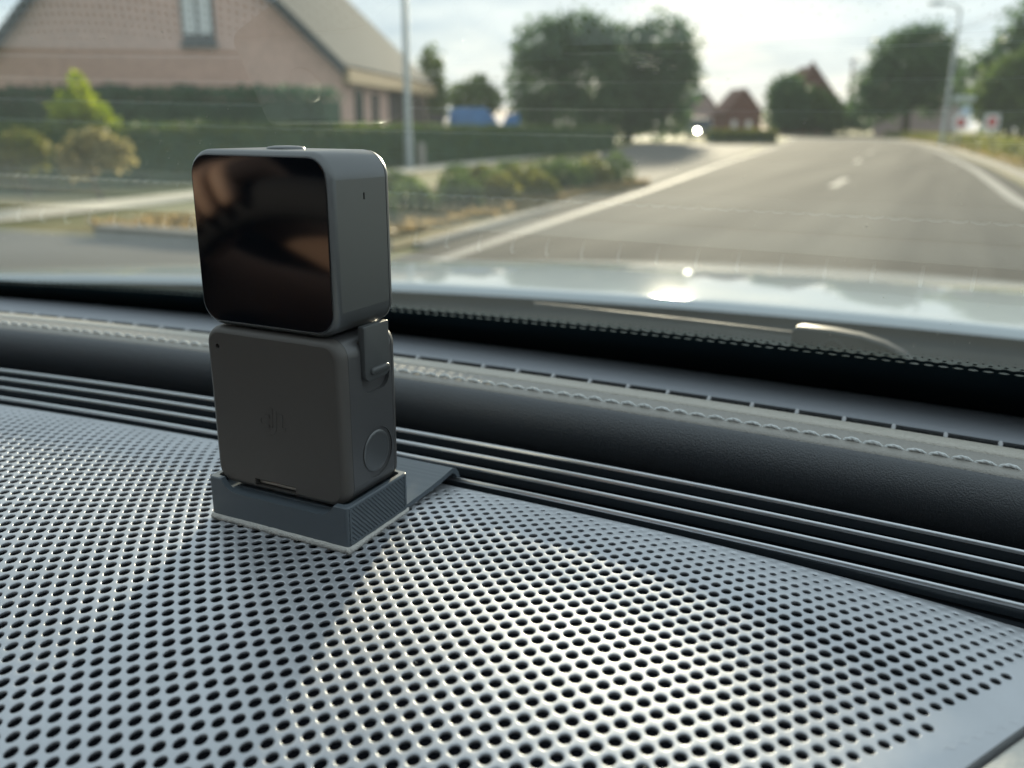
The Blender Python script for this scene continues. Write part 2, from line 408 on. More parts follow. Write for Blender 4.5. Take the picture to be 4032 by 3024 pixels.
# dry planted verge between road and path, pale side street, footpath
outdoor_sheet('verge', [(-1.25,8.4),(3.0,18.9),(2.7,19.4),(-1.7,18.6),(-4.4,12.2),(-4.9,10.3)], 'dry_soil', 0.03)
outdoor_sheet('side_street', [(3.05,19.0),(6.6,30.0),(12,46),(14.6,54.0),(20.4,68.0),(15.0,69),(9.2,66.0),(3.0,36.6),(0.4,28.0),(-1.6,21.6),(-0.6,19.4)], 'asphalt_pale', 0.008)
outdoor_sheet('driveway', [(-12,2.0),(-3.0,2.0),(-1.3,8.2),(-4.6,9.45),(-5.6,9.9),(-16,12.5)], 'asphalt_pale', 0.007)
PATH = [(-10.5,4.0),(-6.3,10.2),(-5.5,13.0),(-3.2,21.5),(-0.9,28.5),(1.4,36.0),(7.2,65.8),(17.0,108.0),(26,150)]
PH = [(-12.0,4.6),(-7.4,11.4),(-6.4,13.8),(-4.3,22.0),(-2.0,29.2),(0.4,36.6),(6.0,66.4),(15.4,108.6),(24,151)]
v, f = strip(resample(PH, 40), resample(PATH, 40), 0.02)
o = link('footpath', v, f, 'path_paving', mm=False, smooth=None); o['kind'] = 'structure'
v, f = strip(resample(offset(REs, 1.0)[:92], 60), resample(offset(REs, 3.4)[:92], 60), 0.05)
o = link('verge', v, f, 'dry_soil', mm=False, smooth=None); o['kind'] = 'structure'

# ------------------------------------------------------------------ foliage
def leaves(centres, size, jitter=0.4, up=0.3):
    """quads scattered at the given points"""
    C = np.asarray(centres); n = len(C)
    a = rng.normal(size=(n, 3)); a[:, 2] *= 0.7; a /= np.linalg.norm(a, axis=1)[:, None]
    b = rng.normal(size=(n, 3)); b -= a * (a*b).sum(1)[:, None]; b /= np.linalg.norm(b, axis=1)[:, None]
    s = size * (1 + jitter * rng.uniform(-1, 1, size=(n, 1)))
    V = np.stack([C - a*s, C - b*s*0.6, C + a*s, C + b*s*0.6], 1).reshape(-1, 3)
    F = np.arange(4*n).reshape(n, 4)
    return V, F
def blob_points(lobes, n):
    vol = np.array([l[3]*l[4]*l[5] for l in lobes]); idx = rng.choice(len(lobes), size=n, p=vol/vol.sum())
    L = np.array([l[:6] for l in lobes])[idx]
    d = rng.normal(size=(n, 3)); d /= np.linalg.norm(d, axis=1)[:, None]
    r = rng.uniform(0.25, 1.0, size=(n, 1)) ** 0.45
    return L[:, :3] + d * r * L[:, 3:6] * (1 + 0.12*rng.normal(size=(n, 1)))
def foliage(name, pts, size, m, parent):
    V, F = leaves(pts, size)
    return link(name, V, F.tolist(), m, parent, None, mm=False)
def tree(name, label, u, v, lobes, n, size, m, trunk_r=0.2, trunk_h=2.5, cat='tree', group=None, limbs=5, sc=1.0):
    lobes = [tuple(q*sc for q in l) for l in lobes]; size *= sc; trunk_r *= sc; trunk_h *= sc
    base = O(u, v, 0); t = thing(name, label, cat, base, group)
    lw = [(*(O(u + a[0], v + a[1], a[2])), a[3], a[4], a[5]) for a in lobes]
    tb = MB()
    path = [base + Vector((0.03*random.uniform(-1,1)*k, 0.03*random.uniform(-1,1)*k, trunk_h*k/4)) for k in range(5)]
    tb.tube(path, [trunk_r*(1.25 - 0.16*k) for k in range(5)], 8)
    for k in range(min(limbs, len(lw))):
        q = Vector(lw[k][:3]); s = path[3]
        tb.tube([s, s.lerp(q, 0.5) + Vector((0,0,0.1)), q], [trunk_r*0.5, trunk_r*0.32, trunk_r*0.12], 6)
    part('trunk', tb, 'bark', t, mm=False)
    foliage('crown', blob_points(lw, n), size, m, t)
    return t
def hedge(name, label, path, w, h, n, size, m, wob=0.1, cat='hedge', base_z=0.0):
    """clipped hedge along a polyline: solid woody core + leaves"""
    P = [Vector(p) for p in path]; t = thing(name, label, cat, O(*path[0], 0))
    mb = MB(); L = offset(path, -w*0.40); Rr = offset(path, w*0.40); vs = []; fs = []
    for a, b in zip(L, Rr):
        vs += [O(*a, base_z), O(*a, base_z+h*0.90), O(*b, base_z+h*0.90), O(*b, base_z)]
    for i in range(len(L)-1):
        for k in range(3): fs.append((4*i+k, 4*i+k+1, 4*(i+1)+k+1, 4*(i+1)+k))
    fs += [(0,1,2,3), tuple(4*(len(L)-1)+k for k in (3,2,1,0))]
    link('core', vs, fs, 'leaf_tall', t, None, mm=False)
    seg = np.array([(P[i+1]-P[i]).length for i in range(len(P)-1)]); idx = rng.choice(len(seg), size=n, p=seg/seg.sum())
    tt = rng.uniform(size=n); pts = []
    for i, q in zip(idx, tt):
        a, b = P[i], P[i+1]; d = (b-a).normalized(); nn = Vector((d.y, -d.x)); c = a.lerp(b, q)
        face = rng.uniform()
        if face < 0.45: off, z = (rng.uniform(-.5,.5)*w, h*(1+wob*rng.normal()*0.5))
        else: off, z = ((0.5 if rng.uniform() < 0.5 else -0.5)*w*(1+0.15*rng.normal()), h*rng.uniform(0.02, 1.0))
        c = c + nn*off; pts.append(O(c.x, c.y, base_z+z))
    foliage('foliage', np.array(pts), size, m, t)
    return t

# broad roadside trees right of centre of the view
tree('broad_tree', 'big dark broadleaf tree, the left one of the dense pair ahead', 3.0, 72,
     [(-0.6,0,7.0,2.8,2.4,2.4),(-0.4,.5,4.4,3.4,2.8,3.0),(1.8,0,7.6,2.8,2.6,2.2),(3.0,0,4.6,3.2,2.8,3.6),(-1.9,0,2.6,1.6,1.8,1.9),(1.0,0,2.0,3.6,2.4,2.0),(3.6,0,7.9,2.0,2,1.5)], 10500, 0.23, 'leaf_dark', 0.35, 3)
tree('broad_tree', 'big dark broadleaf tree, the right one of the dense pair ahead', 9.4, 74,
     [(2.4,0,7.3,3.0,2.6,2.5),(2.6,0,4.8,3.2,2.6,3.0),(-0.8,0,6.3,2.8,2.6,2.6),(0.6,0,3.4,3.4,2.8,2.8),(2.6,0,2.2,2.6,2,2.1),(3.6,0,5.8,2.0,2,1.7),(-1.0,0,1.8,3.0,2.2,1.8)], 11000, 0.23, 'leaf_dark', 0.35, 3)
tree('far_tree', 'small round tree behind the pale far house', 34.5, 235, [(0,0,8.2,6.0,5,4.2),(-2.5,0,5,4,4,3.6)], 1600, 0.7, 'leaf_dark', 0.4, 4)
tree('round_tree', 'round green tree between the two red gables', 48.6, 162, [(0,0,5.2,2.7,2.5,2.4),(0.4,0,3.2,2.9,2.5,2.2)], 2500, 0.34, 'leaf_dark', 0.25, 2.4, sc=1.35)
tree('garden_bush', 'olive bush in front of the taller red gable', 54.0, 163, [(0,0,3.4,2.8,2.2,2.6),(2.6,0,2.6,2.2,2,2.2)], 2300, 0.3, 'leaf_mid', 0.2, 1.6, sc=1.35)
tree('garden_bush', 'low bush left of the utility pole foot', 58.0, 166, [(-4,0,1.5,3.2,1.8,1.3),(0,0,1.5,3.6,1.8,1.3),(3.6,0,1.7,3.0,1.6,1.5),(7.0,0,1.9,2.6,1.6,1.7)], 3800, 0.24, 'leaf_dark', 0.15, 1.0, sc=1.7)
tree('roadside_tree', 'dark spreading tree right of the utility pole', 56.0, 129,
     [(0,0,5.6,3.2,3,2.6),(-1.6,0,3.7,2.7,2.6,2.4),(1.8,0,3.9,2.3,2.4,2.3),(0.4,0,7.1,1.4,1.4,1.0),(-3.0,0,2.5,1.7,1.7,1.5),(1.9,0,6.5,0.9,1,1.0)], 8000, 0.22, 'leaf_dark', 0.3, 2.5, sc=1.85)
tree('roadside_tree', 'bright green rounded tree behind the red and white signs', 33.0, 60,
     [(0,0,3.0,2.2,2,1.9),(0.6,0,4.2,1.5,1.5,1.2),(-0.7,0,2.2,1.5,1.5,1.5),(1.8,0,2.4,1.8,1.6,1.6)], 5000, 0.19, 'leaf_mid', 0.2, 1.6, sc=1.18)
tree('roadside_tree', 'tall dark tree at the right edge behind the bright green one', 39.0, 69,
     [(0.5,0,7.4,2.6,2.4,2.4),(1.6,0,5.0,3.0,2.6,2.8),(-1.6,0,5.2,1.8,2,2.0),(-3.4,0,4.0,1.5,1.6,1.9)], 6000, 0.22, 'leaf_dark', 0.3, 3, sc=1.15)
tree('conifer', 'light green pointed conifer just beyond the left house roof', -4.7, 52, [(0,0,3.9,0.75,.8,1.6),(0,0,2.4,1.0,1,1.6)], 1500, 0.18, 'leaf_mid', 0.12, 1.4)
tree('garden_bush', 'rounded bush behind the blue sheeted stack', -2.6, 60, [(0,0,2.8,1.9,1.6,1.3),(0.3,0,3.6,1.0,1,0.8)], 1500, 0.2, 'leaf_mid', 0.12, 1.2)
tree('lime_shrub', 'lime green young shrub in front of the tall dark hedge', -8.3, 17.2,
     [(0,0,1.35,.45,.45,.48),(.35,0,1.15,.40,.4,.42),(-.25,0,1.0,.45,.4,.42),(.06,0,1.85,.18,.22,.30),(.5,0,.75,.35,.3,.35),(-.35,0,.6,.35,.3,.3)], 2600, 0.07, 'leaf_lime', 0.05, 0.7, cat='shrub')
tree('pale_grass_shrub', 'pale straw-tinted shrub before the low hedge', -6.65, 14.2,
     [(0,0,.86,.36,.35,.26),(.28,0,.72,.30,.3,.26),(-.3,0,.62,.34,.3,.3)], 1900, 0.055, 'leaf_pale', 0.03, 0.4, cat='shrub')
tree('pale_grass_shrub', 'yellow-green loose shrub left of the pale shrub', -7.7, 14.0,
     [(0,0,.75,.5,.4,.32),(-.4,0,.6,.4,.3,.3)], 1500, 0.055, 'leaf_dry', 0.03, 0.35, cat='shrub')
tree('house_tree', 'dark tree crown cutting the top left corner before the gable', -15.6, 25.5,
     [(-1.2,0,6.0,2.6,2,1.35),(-2.6,0,4.6,1.2,1.2,1.4),(0.9,0,6.9,1.9,1.5,1.2)], 5000, 0.14, 'leaf_tall', 0.2, 4.0)

hedge('tall_hedge', 'tall dark clipped hedge along the brick gable', [(-17.5,27.5),(-11.5,25.8),(-8.2,24.9),(-4.75,23.9)], 1.0, 1.98, 9000, 0.075, 'leaf_tall')
hedge('brown_hedge', 'brownish dry hedge block at the far left', [(-13.6,18.8),(-11.4,18.2)], 0.9, 1.9, 1800, 0.07, 'leaf_straw')
hedge('low_hedge', 'long low clipped hedge between footpath and garden', [(-12.5,9.8),(-9.3,14.4),(-6.4,20.3),(-3.7,27.0),(-0.6,34.0),(2.4,40.6),(4.9,46.4)], 0.9, 1.12, 15000, 0.06, 'leaf_hedge')
hedge('reflection_hedge', 'added dark hedge behind the lens, darkening the camera screen reflection', [(-13,8),(-9.5,-1),(-7.5,-9),(-7,-16)], 1.4, 3.2, 5000, 0.14, 'leaf_tall')  # unseen hedge, added to keep the screen's mirrored view dark
hedge('island_planting', 'low yellow-green planted island in the side street mouth', [(15.4,70.5),(17.5,70.6),(20.4,70.8)], 2.2, 0.95, 2200, 0.12, 'leaf_dry')
hedge('roadside_hedge', 'low yellow-green hedge along the right-hand road edge', offset(REs, 2.3)[26:82], 1.2, 0.75, 9000, 0.10, 'leaf_dry')
# shrubs of the dry verge, one by one
VS = [(-3.0,13.0,.62),(-2.1,12.0,.68),(-1.3,11.6,.78),(-0.75,12.7,.82),(-0.2,13.6,.78),(-1.9,14.4,.75),(-1.0,15.2,.78),(0.2,15.2,.88),(0.9,16.2,.9),(-0.1,17.0,.84),(1.6,17.5,.92),(0.9,18.0,.85),(2.15,18.7,1.0),(-2.9,11.2,.6),(-1.1,17.6,.7),(-1.7,10.9,.6),(-2.3,13.4,.7),(-1.55,13.0,.7),(-0.3,14.6,.78),(0.45,14.4,.7),(1.2,16.9,.8),(0.5,17.2,.8),(-0.6,16.1,.75),(1.9,18.2,.8),(-2.6,12.3,.66),(-0.9,13.9,.7),(1.35,18.5,.8)]
for i, (u, v, h) in enumerate(VS):
    h *= 0.66
    where = ['left end of', 'near side of', 'road side of', 'middle of', 'path side of'][i % 5]
    lab = 'green-brown verge shrub number %s' % i
    tree('verge_shrub', None, u, v, [(0,0,h*.62,h*.5,h*.45,h*.42),(h*.25,0,h*.42,h*.4,h*.35,h*.36),(-h*.3,.1,h*.40,h*.36,h*.35,h*.34)], 520, 0.05,
         'leaf_dry' if i % 3 == 1 and i != 12 else 'leaf_mid', 0.025, h*.5, cat='shrub', group='leafy shrubs on the dry verge', limbs=3)
for o in [o for o in bpy.data.objects if o.name.startswith('verge_shrub')]:
    o['label'] = 'knee-high leafy shrub on the dry verge between road and footpath'
for o, l in zip([o for o in bpy.data.objects if o.name.startswith('verge_shrub')][12:13], ['dark green rounded shrub at the far tip of the dry verge']):
    o['label'] = l; del o['group']
# straw grass of both verges
pts = []; RO = [offset(REs, 1.1 + .4*i) for i in range(6)]
for _ in range(5200):
    t = rng.uniform(); u0 = -1.25 + 4.2*t; v0 = 8.5 + 10.3*t; w_ = rng.uniform(0.1, 1)*(3.2*(1-t)+0.6); pts.append(O(u0 - w_, v0 + w_*0.45, rng.uniform(0.03, 0.11)))
for _ in range(4500):
    k = rng.integers(22, 88); p = RO[rng.integers(0, 6)][k]; q = RO[2][k+1]; t = rng.uniform()
    pts.append(O(p[0]*(1-t)+q[0]*t, p[1]*(1-t)+q[1]*t, rng.uniform(0.05, 0.3)))
V, F = leaves(np.array(pts), 0.07)
o = link('dry_grass', V, F.tolist(), 'leaf_straw', mm=False, smooth=None); tag(o, 'straw-coloured dry grass on the road verges', 'grass', kind='stuff')

# ------------------------------------------------------------------ houses and street furniture
HP = Vector((-5.64, 30.0)); HS = Vector((1.58, 12.0)).normalized(); HG = Vector((-HS.y, HS.x))   # corner, side direction, gable direction (left)
def HH(a, b, z):
    """a metres left along the gable, b metres back along the flank"""
    q = HP + HG*a + HS*b; return O(q.x, q.y, z)
house = thing('brick_house', 'pinkish brick house with a steep grey roof behind the hedges', 'house', HH(0,0,0))
EV, RA, RZ, LEN, WID = 3.0, 6.4, 9.0, 12.1, 12.8
mb = MB()
prof = [(0,0),(0,EV),(RA,RZ),(WID,EV),(WID,0)]
mb.loft([[HH(a, b, z) for a, z in prof] for b in (0.0, LEN)])
part('wall', mb, 'house_brick', house, None, mm=False)
mb = MB()
ov = 0.35
pitch = Vector((RA, RZ-EV)).normalized()
def roofside(s):
    e0 = (-0.12, EV-0.11) if s > 0 else (WID+0.12, EV-0.11); top = (RA, RZ+0.02)
    d = Vector((top[0]-e0[0], top[1]-e0[1])).normalized(); nrm = Vector((-d.y, d.x)) * (0.18 if s > 0 else -0.18)
    ring = lambda b: [HH(e0[0], b, e0[1]+.02), HH(top[0], b, top[1]), HH(top[0]+nrm.x*0, b, top[1]+0.22), HH(e0[0]+nrm.x, b, e0[1]+nrm.y+.02)]
    mb.loft([ring(-ov), ring(LEN+ov)])
roofside(1); roofside(-1)
rf = part('roof', mb, 'roof_slate', house, None, mm=False)
mb = MB()
for b0, b1 in ((-ov-0.06, -ov),):
    mb.loft([[HH(-0.22, b, EV-0.32), HH(RA, b, RZ-0.1), HH(RA, b, RZ+0.20), HH(-0.22, b, EV-0.02)] for b in (b0, b1)])
mb.add([], [])
link('barge_board', mb.v, mb.f, 'roof_slate', rf, None, mm=False)
mb = MB(); mb.loft([[HH(-0.36, b, EV-0.50), HH(-0.14, b, EV-0.50), HH(-0.14, b, EV-0.06), HH(-0.36, b, EV-0.06)] for b in (-ov, LEN+ov)])
link('fascia_board', mb.v, mb.f, 'fascia', rf, None, mm=False)
def gable_window(a0, a1, z0, z1, curtain):
    mb = MB(); mb.loft([[HH(a, b, z) for a, z in ((a0,z0),(a1,z0),(a1,z1),(a0,z1))] for b in (-0.05, 0.02)])
    w = part('window', mb, 'window_frame', house, None, mm=False)
    m_ = 0.07
    mb = MB(); mb.loft([[HH(a, b, z) for a, z in ((a0+m_,z0+m_),(a1-m_,z0+m_),(a1-m_,z1-m_),(a0+m_,z1-m_))] for b in (-0.065, -0.055)])
    link('pane', mb.v, mb.f, 'window_pane', w, None, mm=False)
    if curtain:
        am = (a0+a1)/2
        for c0, c1 in ((a0+0.09, am-0.06), (am+0.04, a1-0.10)):
            mb = MB(); k = 9
            mb.grid([[HH(c0+(c1-c0)*i/k, -0.075-0.012*(i % 2), z) for i in range(k+1)] for z in (z0+0.28, z1-0.1)])
            link('curtain', mb.v, mb.f, 'curtain', w, None, mm=False)
    mb = MB(); mb.loft([[HH(a, b, z) for a, z in ((a0-.08,z0-.12),(a1+.08,z0-.12),(a1+.08,z0-.01),(a0-.08,z0-.01))] for b in (-0.14, 0.01)])
    link('sill', mb.v, mb.f, 'roof_slate', w, None, mm=False)
gable_window(4.25, 5.4, 3.75, 5.7, True)
gable_window(7.5, 8.6, 1.45, 2.45, False)
gable_window(5.1, 5.75, 1.45, 2.45, False)
gable_window(11.2, 12.0, 1.4, 2.4, False)
def side_opening(name, b0, b1, z0, z1, m, d=0.05):
    mb = MB(); mb.loft([[HH(a, b, z) for b, z in ((b0,z0),(b1,z0),(b1,z1),(b0,z1))] for a in (-d, 0.02)])
    return part(name, mb, m, house, None, mm=False)
side_opening('window', 1.2, 2.1, 0.5, 2.35, 'window_pane'); side_opening('window', 3.3, 4.0, 0.6, 2.3, 'window_pane')
side_opening('carport_door', 5.6, 8.0, 0.05, 2.45, 'dark_wood'); side_opening('carport_door', 9.2, 11.8, 0.05, 2.45, 'dark_wood')

def gable_house(name, label, u, v, w, depth, eave, ridge, yaw, wm, rm, chim=False, wins=()):
    h = thing(name, label, 'house', O(u, v, 0)); c, s = math.cos(yaw), math.sin(yaw)
    def P(a, b, z): return O(u + a*c - b*s, v + a*s + b*c, z)
    mb = MB(); mb.loft([[P(a, b, z) for a, z in ((-w/2,0),(-w/2,eave),(0,ridge),(w/2,eave),(w/2,0))] for b in (0, depth)])
    part('wall', mb, wm, h, None, mm=False)
    mb = MB()
    for sg in (-1, 1):
        mb.loft([[P(0, b, ridge+.02), P(0, b, ridge+.3), P(sg*(w/2+.4), b, eave-.1), P(sg*(w/2+.4), b, eave-.4)] for b in (-.3, depth+.3)])
    r = part('roof', mb, rm, h, None, mm=False)
    if chim:
        mb = MB(); q = P(0.4, depth*.3, 0); mb.box(q.x-.4, q.x+.4, q.y-.4, q.y+.4, ridge-.6, ridge+1.0); link('chimney', mb.v, mb.f, wm, r, None, mm=False)
    for (a0, a1, z0, z1) in wins:
        mb = MB(); mb.loft([[P(a, b, z) for a, z in ((a0,z0),(a1,z0),(a1,z1),(a0,z1))] for b in (-.06, .02)])
        part('window', mb, 'sign_white', h, None, mm=False)
    return h
gable_house('far_house', 'small dark red brick gable house, the lower of two far ones', 49.8, 196, 8.0, 9, 4.3, 9.0, 0.1, 'far_brick', 'roof_tile', wins=((-2.6,-1.4,1.2,2.6),(0.6,1.8,1.2,2.6)))
gable_house('far_house', 'taller red brick gable house rising behind the round tree', 57.0, 174, 10.5, 8, 6.2, 12.3, 0.05, 'far_brick', 'roof_tile', True)
gable_house('far_house', 'pale washed-out house left of the red gables', 47.5, 226, 9.0, 10, 4.5, 9.4, 0.15, 'far_pale', 'roof_slate', wins=((-3,-1.5,1.3,2.9),(0.5,2.2,1.3,2.9)))
gable_house('roadside_house', 'brown-pink house half hidden behind the dark roadside tree', 67.5, 146, 9.0, 10, 4.2, 10.2, 0.1, 'far_pale', 'roof_tile')

def pole(name, label, u, v, h, r0, r1, m, cat='lamp post'):
    t = thing(name, label, cat, O(u, v, 0)); mb = MB(); b = O(u, v, 0)
    mb.tube([b + Vector((0,0,h*k/6)) for k in range(7)], [r0 + (r1-r0)*k/6 for k in range(7)], 12)
    part('post', mb, m, t, mm=False); return t, b
lp, b = pole('street_lamp', 'pale grey lamp post rising beside the low hedge at left', -3.1, 26.4, 8.2, 0.105, 0.075, 'galvanised')
mb = MB(); mb.tube([b+Vector((0,0,8.1)), b+Vector((RT.x*.3,RT.y*.3,8.45)), b+Vector((RT.x*1.2,RT.y*1.2,8.6))], 0.04, 8); part('arm', mb, 'galvanised', lp, mm=False)
mb = MB(); mb.box(b.x+RT.x*1.4-.3, b.x+RT.x*1.4+.3, b.y+RT.y*1.4-.13, b.y+RT.y*1.4+.13, 8.55, 8.68); part('lamp_head', mb, 'galvanised', lp, mm=False)
mb = MB(); mb.tube([b, b+Vector((0,0,0.9))], 0.13, 12); part('base_sleeve', mb, 'galvanised', lp, mm=False)
bo = thing('bollard', 'short pale concrete marker post beside the left lamp post', 'bollard', O(-2.78, 26.9, 0)); mb = MB(); b = O(-2.78, 26.9, 0)
mb.tube([b, b+Vector((0,0,.55)), b+Vector((0,0,.66)), b+Vector((0,0,.70))], [.13,.12,.10,.05], 10); part('post', mb, 'concrete_post', bo, mm=False)
lr, b = pole('street_lamp', 'tall lamp post with an arm reaching over the road at right', 28.6, 60, 8.6, 0.13, 0.085, 'galvanised')
mb = MB(); mb.tube([b+Vector((0,0,8.3)), b+Vector((-RT.x*.3,-RT.y*.3,8.75)), b+Vector((-RT.x*1.3,-RT.y*1.3,8.95))], 0.06, 8); part('arm', mb, 'galvanised', lr, mm=False)
mb = MB(); mb.loft([[O(28.6-1.2-a, 60+c, z) for a, z in ((0,8.82),(0.2,8.75),(0.8,8.8),(0.9,8.92),(0.3,9.05),(0,9.0))] for c in (-.15,.15)]); part('lamp_head', mb, 'galvanised', lr, mm=False)
up, b = pole('utility_pole', 'distant wooden utility pole between far gable and dark tree', 63.0, 171, 13.6, 0.28, 0.2, 'wood_pole', 'utility pole')
mb = MB(); mb.box(b.x-.9, b.x+.9, b.y-.07, b.y+.07, 13.0, 13.2); part('crossarm', mb, 'wood_pole', up, mm=False)
for a, c in (((63,171,13.3),(36,40,13.5)), ((63,171,13.0),(34.5,40,12.4))):
    mb = MB(); A_ = Vector(O(*a)); B_ = Vector(O(*c)); mb.tube([A_.lerp(B_, k/8) - Vector((0,0,1.6*math.sin(PI*k/8))) for k in range(9)], 0.03, 5)
    w = part('overhead_wire', mb, 'dark_sheet', mm=False); tag(w, 'thin overhead wire across the top right sky, the %s of two' % ('upper' if a[2] > 13.2 else 'lower'), 'wire', 'overhead wires')
# bus-stop style post with plate, and the two red-white signs
st, b = pole('sign_post', 'grey post with a flat name plate beside the dark tree', 27.2, 56, 3.2, 0.05, 0.05, 'galvanised', 'sign')
mb = MB(); mb.loft([[O(27.0+a, 55.9+c, z) for a, z in ((0,2.85),(1.35,2.85),(1.35,3.15),(0,3.15))] for c in (0, .05)]); part('name_plate', mb, 'galvanised', st, mm=False)
mb = MB(); mb.disc(O(27.85, 55.85, 2.25), (FW.x, FW.y, 0), 0.36, 0.04, 20); part('round_plate', mb, 'sign_blue', st, mm=False)
for (u, v, s, lab) in ((25.9, 52.4, .80, 'smaller left one of two red and white road signs'), (27.5, 52.0, .88, 'larger right one of two red and white road signs')):
    t, b = pole('road_sign', lab, u, v, 1.7, 0.035, 0.035, 'galvanised', 'sign')
    z0 = 1.15
    mb = MB(); mb.loft([[O(u+a, v-.06+c, z) for a, z in rrect(0, z0+s/2, s, s, .1, 4)] for c in (0, .03)]); bd = part('board', mb, 'sign_white', t, mm=False)
    mb = MB(); mb.loft([[O(u+a, v-.065+c, z) for a, z in rrect(0, z0+s/2, s*.66, s*.66, s*.3, 6)] for c in (-.006, .0)]); link('red_field', mb.v, mb.f, 'sign_red', bd, None, mm=False)
    mb = MB(); mb.loft([[O(u+a, v-.075+c, z) for a, z in ((-s*.20,z0+s*.46),(s*.20,z0+s*.46),(s*.20,z0+s*.54),(-s*.20,z0+s*.54))] for c in (-.004, .0)]); link('white_bar', mb.v, mb.f, 'sign_white', bd, None, mm=False)
# rail fence at far right
fe = thing('rail_fence', 'low grey rail fence behind the right-hand hedge', 'fence', O(26.5, 44.5, 0))
for k in range(7):
    mb = MB(); q = O(25.6 + k*1.4, 44.8 - k*0.9, 0); mb.box(q.x-.05, q.x+.05, q.y-.05, q.y+.05, 0, 1.15); part('post', mb, 'concrete_post', fe, None, mm=False)
for z in (0.55, 0.95):
    mb = MB(); mb.tube([O(25.6, 44.72, z), O(25.6+8.4, 44.72-5.4, z)], 0.05, 6); part('rail', mb, 'galvanised', fe, mm=False)
# blue sheeted stack behind the hedge
bl = thing('sheeted_stack', 'bright blue sheeted stack showing over the low hedge', 'tarpaulin', O(-1.5, 50, 0))
mb = MB(); mb.loft([[O(a, b, z) for a, z in ((-3.6,0),(-3.6,1.95),(-3.2,2.15),(-1.6,2.15),(-1.2,1.75),(-0.9,1.3),(-.9,0))] for b in (50.0, 51.6)]); part('cover', mb, 'blue_sheet', bl, None, mm=False)
mb = MB(); mb.loft([[O(a, b, z) for a, z in ((-0.6,0),(-0.6,1.4),(-.3,1.85),(.3,1.85),(.35,0))] for b in (50.0, 51.6)]); part('cover', mb, 'blue_sheet', bl, None, mm=False)
mb = MB(); mb.loft([[O(a, b, z) for a, z in ((-0.9,0),(-0.9,1.25),(-.6,1.25),(-.6,0))] for b in (50.2, 51.5)]); part('opening', mb, 'dark_sheet', bl, None, mm=False)
sh = thing('garden_shed', 'dark grey flat shed left of the blue stack', 'shed', O(-4.8, 50, 0))
mb = MB(); mb.box(-0.9, 0.9, -.7, .7, 0, 1.75); V_ = [O(-4.8+x, 50+y, z) for x, y, z in mb.v]; link('wall', V_, mb.f, 'dark_sheet', sh, None, mm=False)
mb = MB(); mb.box(-1.0, 1.0, -.8, .8, 1.75, 1.83); V_ = [O(-4.8+x, 50+y, z) for x, y, z in mb.v]; link('roof', V_, mb.f, 'roof_slate', sh, None, mm=False)
# oncoming van with its lamps lit
vn = thing('oncoming_van', 'far grey van coming towards us with a lit headlamp', 'van', O(18.6, 88, 0)); U0, V0 = 18.6, 88.0
mb = MB(); prof = [(0,.35),(0,.95),(.15,1.15),(.9,1.3),(1.5,2.05),(4.6,2.1),(4.75,.4)]
mb.loft([[O(U0+s*.92, V0+b, z) for b, z in prof] for s in (-1, 1)]); part('body', mb, 'van_paint', vn, 20, mm=False)
mb = MB(); mb.loft([[O(U0+s*.8, V0+b, z) for b, z in ((.86,1.32),(1.44,2.0),(1.42,2.02),(.83,1.34))] for s in (-1, 1)]); part('windscreen', mb, 'dark_sheet', vn, 20, mm=False)
for s in (-1, 1):
    mb = MB(); mb.disc(O(U0+s*.68, V0-.02, .86), (FW.x, FW.y, 0), .12, -.05, 14); part('headlamp', mb, 'headlamp_on' if s < 0 else 'galvanised', vn, mm=False)
    for bb in (.9, 3.8):
        mb = MB(); mb.disc(O(U0+s*.95-.1, V0+bb, .33), (RT.x, RT.y, 0), .33, .2, 18); part('wheel', mb, 'tyre', vn, mm=False)
#CAR
# ================================================================== THE CAR AROUND THE LENS
car = thing('car', 'pale car seen from inside, its dashboard and bonnet filling the foreground', 'car', (0.06, 0.3, 0.0))
def cv(x): return -2.9e-4 * (x - 55.0) ** 2
def extrude_x(profile, xs, shape=lambda x: cv(x), closed=True, cap=True):
    mb = MB(); mb.loft([[(x, y + shape(x), z) for y, z in profile] for x in xs], cap, cap, closed); return mb
XS = np.linspace(-640, 770, 130)

# ---- perforated loudspeaker grille ---------------------------------------------------
GC = (65.0, 400.0); DR = 2.0; DPHI = 5.2 / 430.0
EDGE_P = np.array([169.4, -3.6]); EDGE_D = np.array([8.8, 15.4]) / math.hypot(8.8, 15.4); EDGE_N = np.array([EDGE_D[1], -EDGE_D[0]])
def yb(x): return 44.8 + cv(x)
def zg(x, y):
    z = -48.7 + 0.03*y - 0.0015*np.minimum(y + 5, 0)**2 - 0.0003*np.maximum(x - 90, 0)**2
    z = z - 0.0036*np.maximum(y - (yb(x) - 27), 0)**2 - 0.04*np.maximum(y - (yb(x) - 2.5), 0)**2
    d = (x - EDGE_P[0])*EDGE_N[0] + (y - EDGE_P[1])*EDGE_N[1]
    return z - 0.05*np.maximum(d + 5.0, 0)**2
def clampP(P):
    x, y = P[..., 0].copy(), P[..., 1].copy()
    d = (x - EDGE_P[0])*EDGE_N[0] + (y - EDGE_P[1])*EDGE_N[1]; k = np.maximum(d, 0)
    x -= k*EDGE_N[0]; y -= k*EDGE_N[1]
    y = np.minimum(y, yb(x))
    return np.stack([x, y], -1)
hexv = [(.349,0),(.151,1),(-.151,1),(-.349,0),(-.151,-1),(.151,-1)]
bnd = []
for i in range(6):
    a = hexv[i]; b = hexv[(i+1) % 6]; bnd += [a, ((a[0]+b[0])/2, (a[1]+b[1])/2)]
bnd = np.array(bnd); NB = len(bnd)
def lat(a, b):
    r = b*DR; ph = a*DPHI
    return np.stack([GC[0] + r*np.sin(ph), GC[1] - r*np.cos(ph)], -1)
GV = []; GF = []; nv = 0; nh = 0
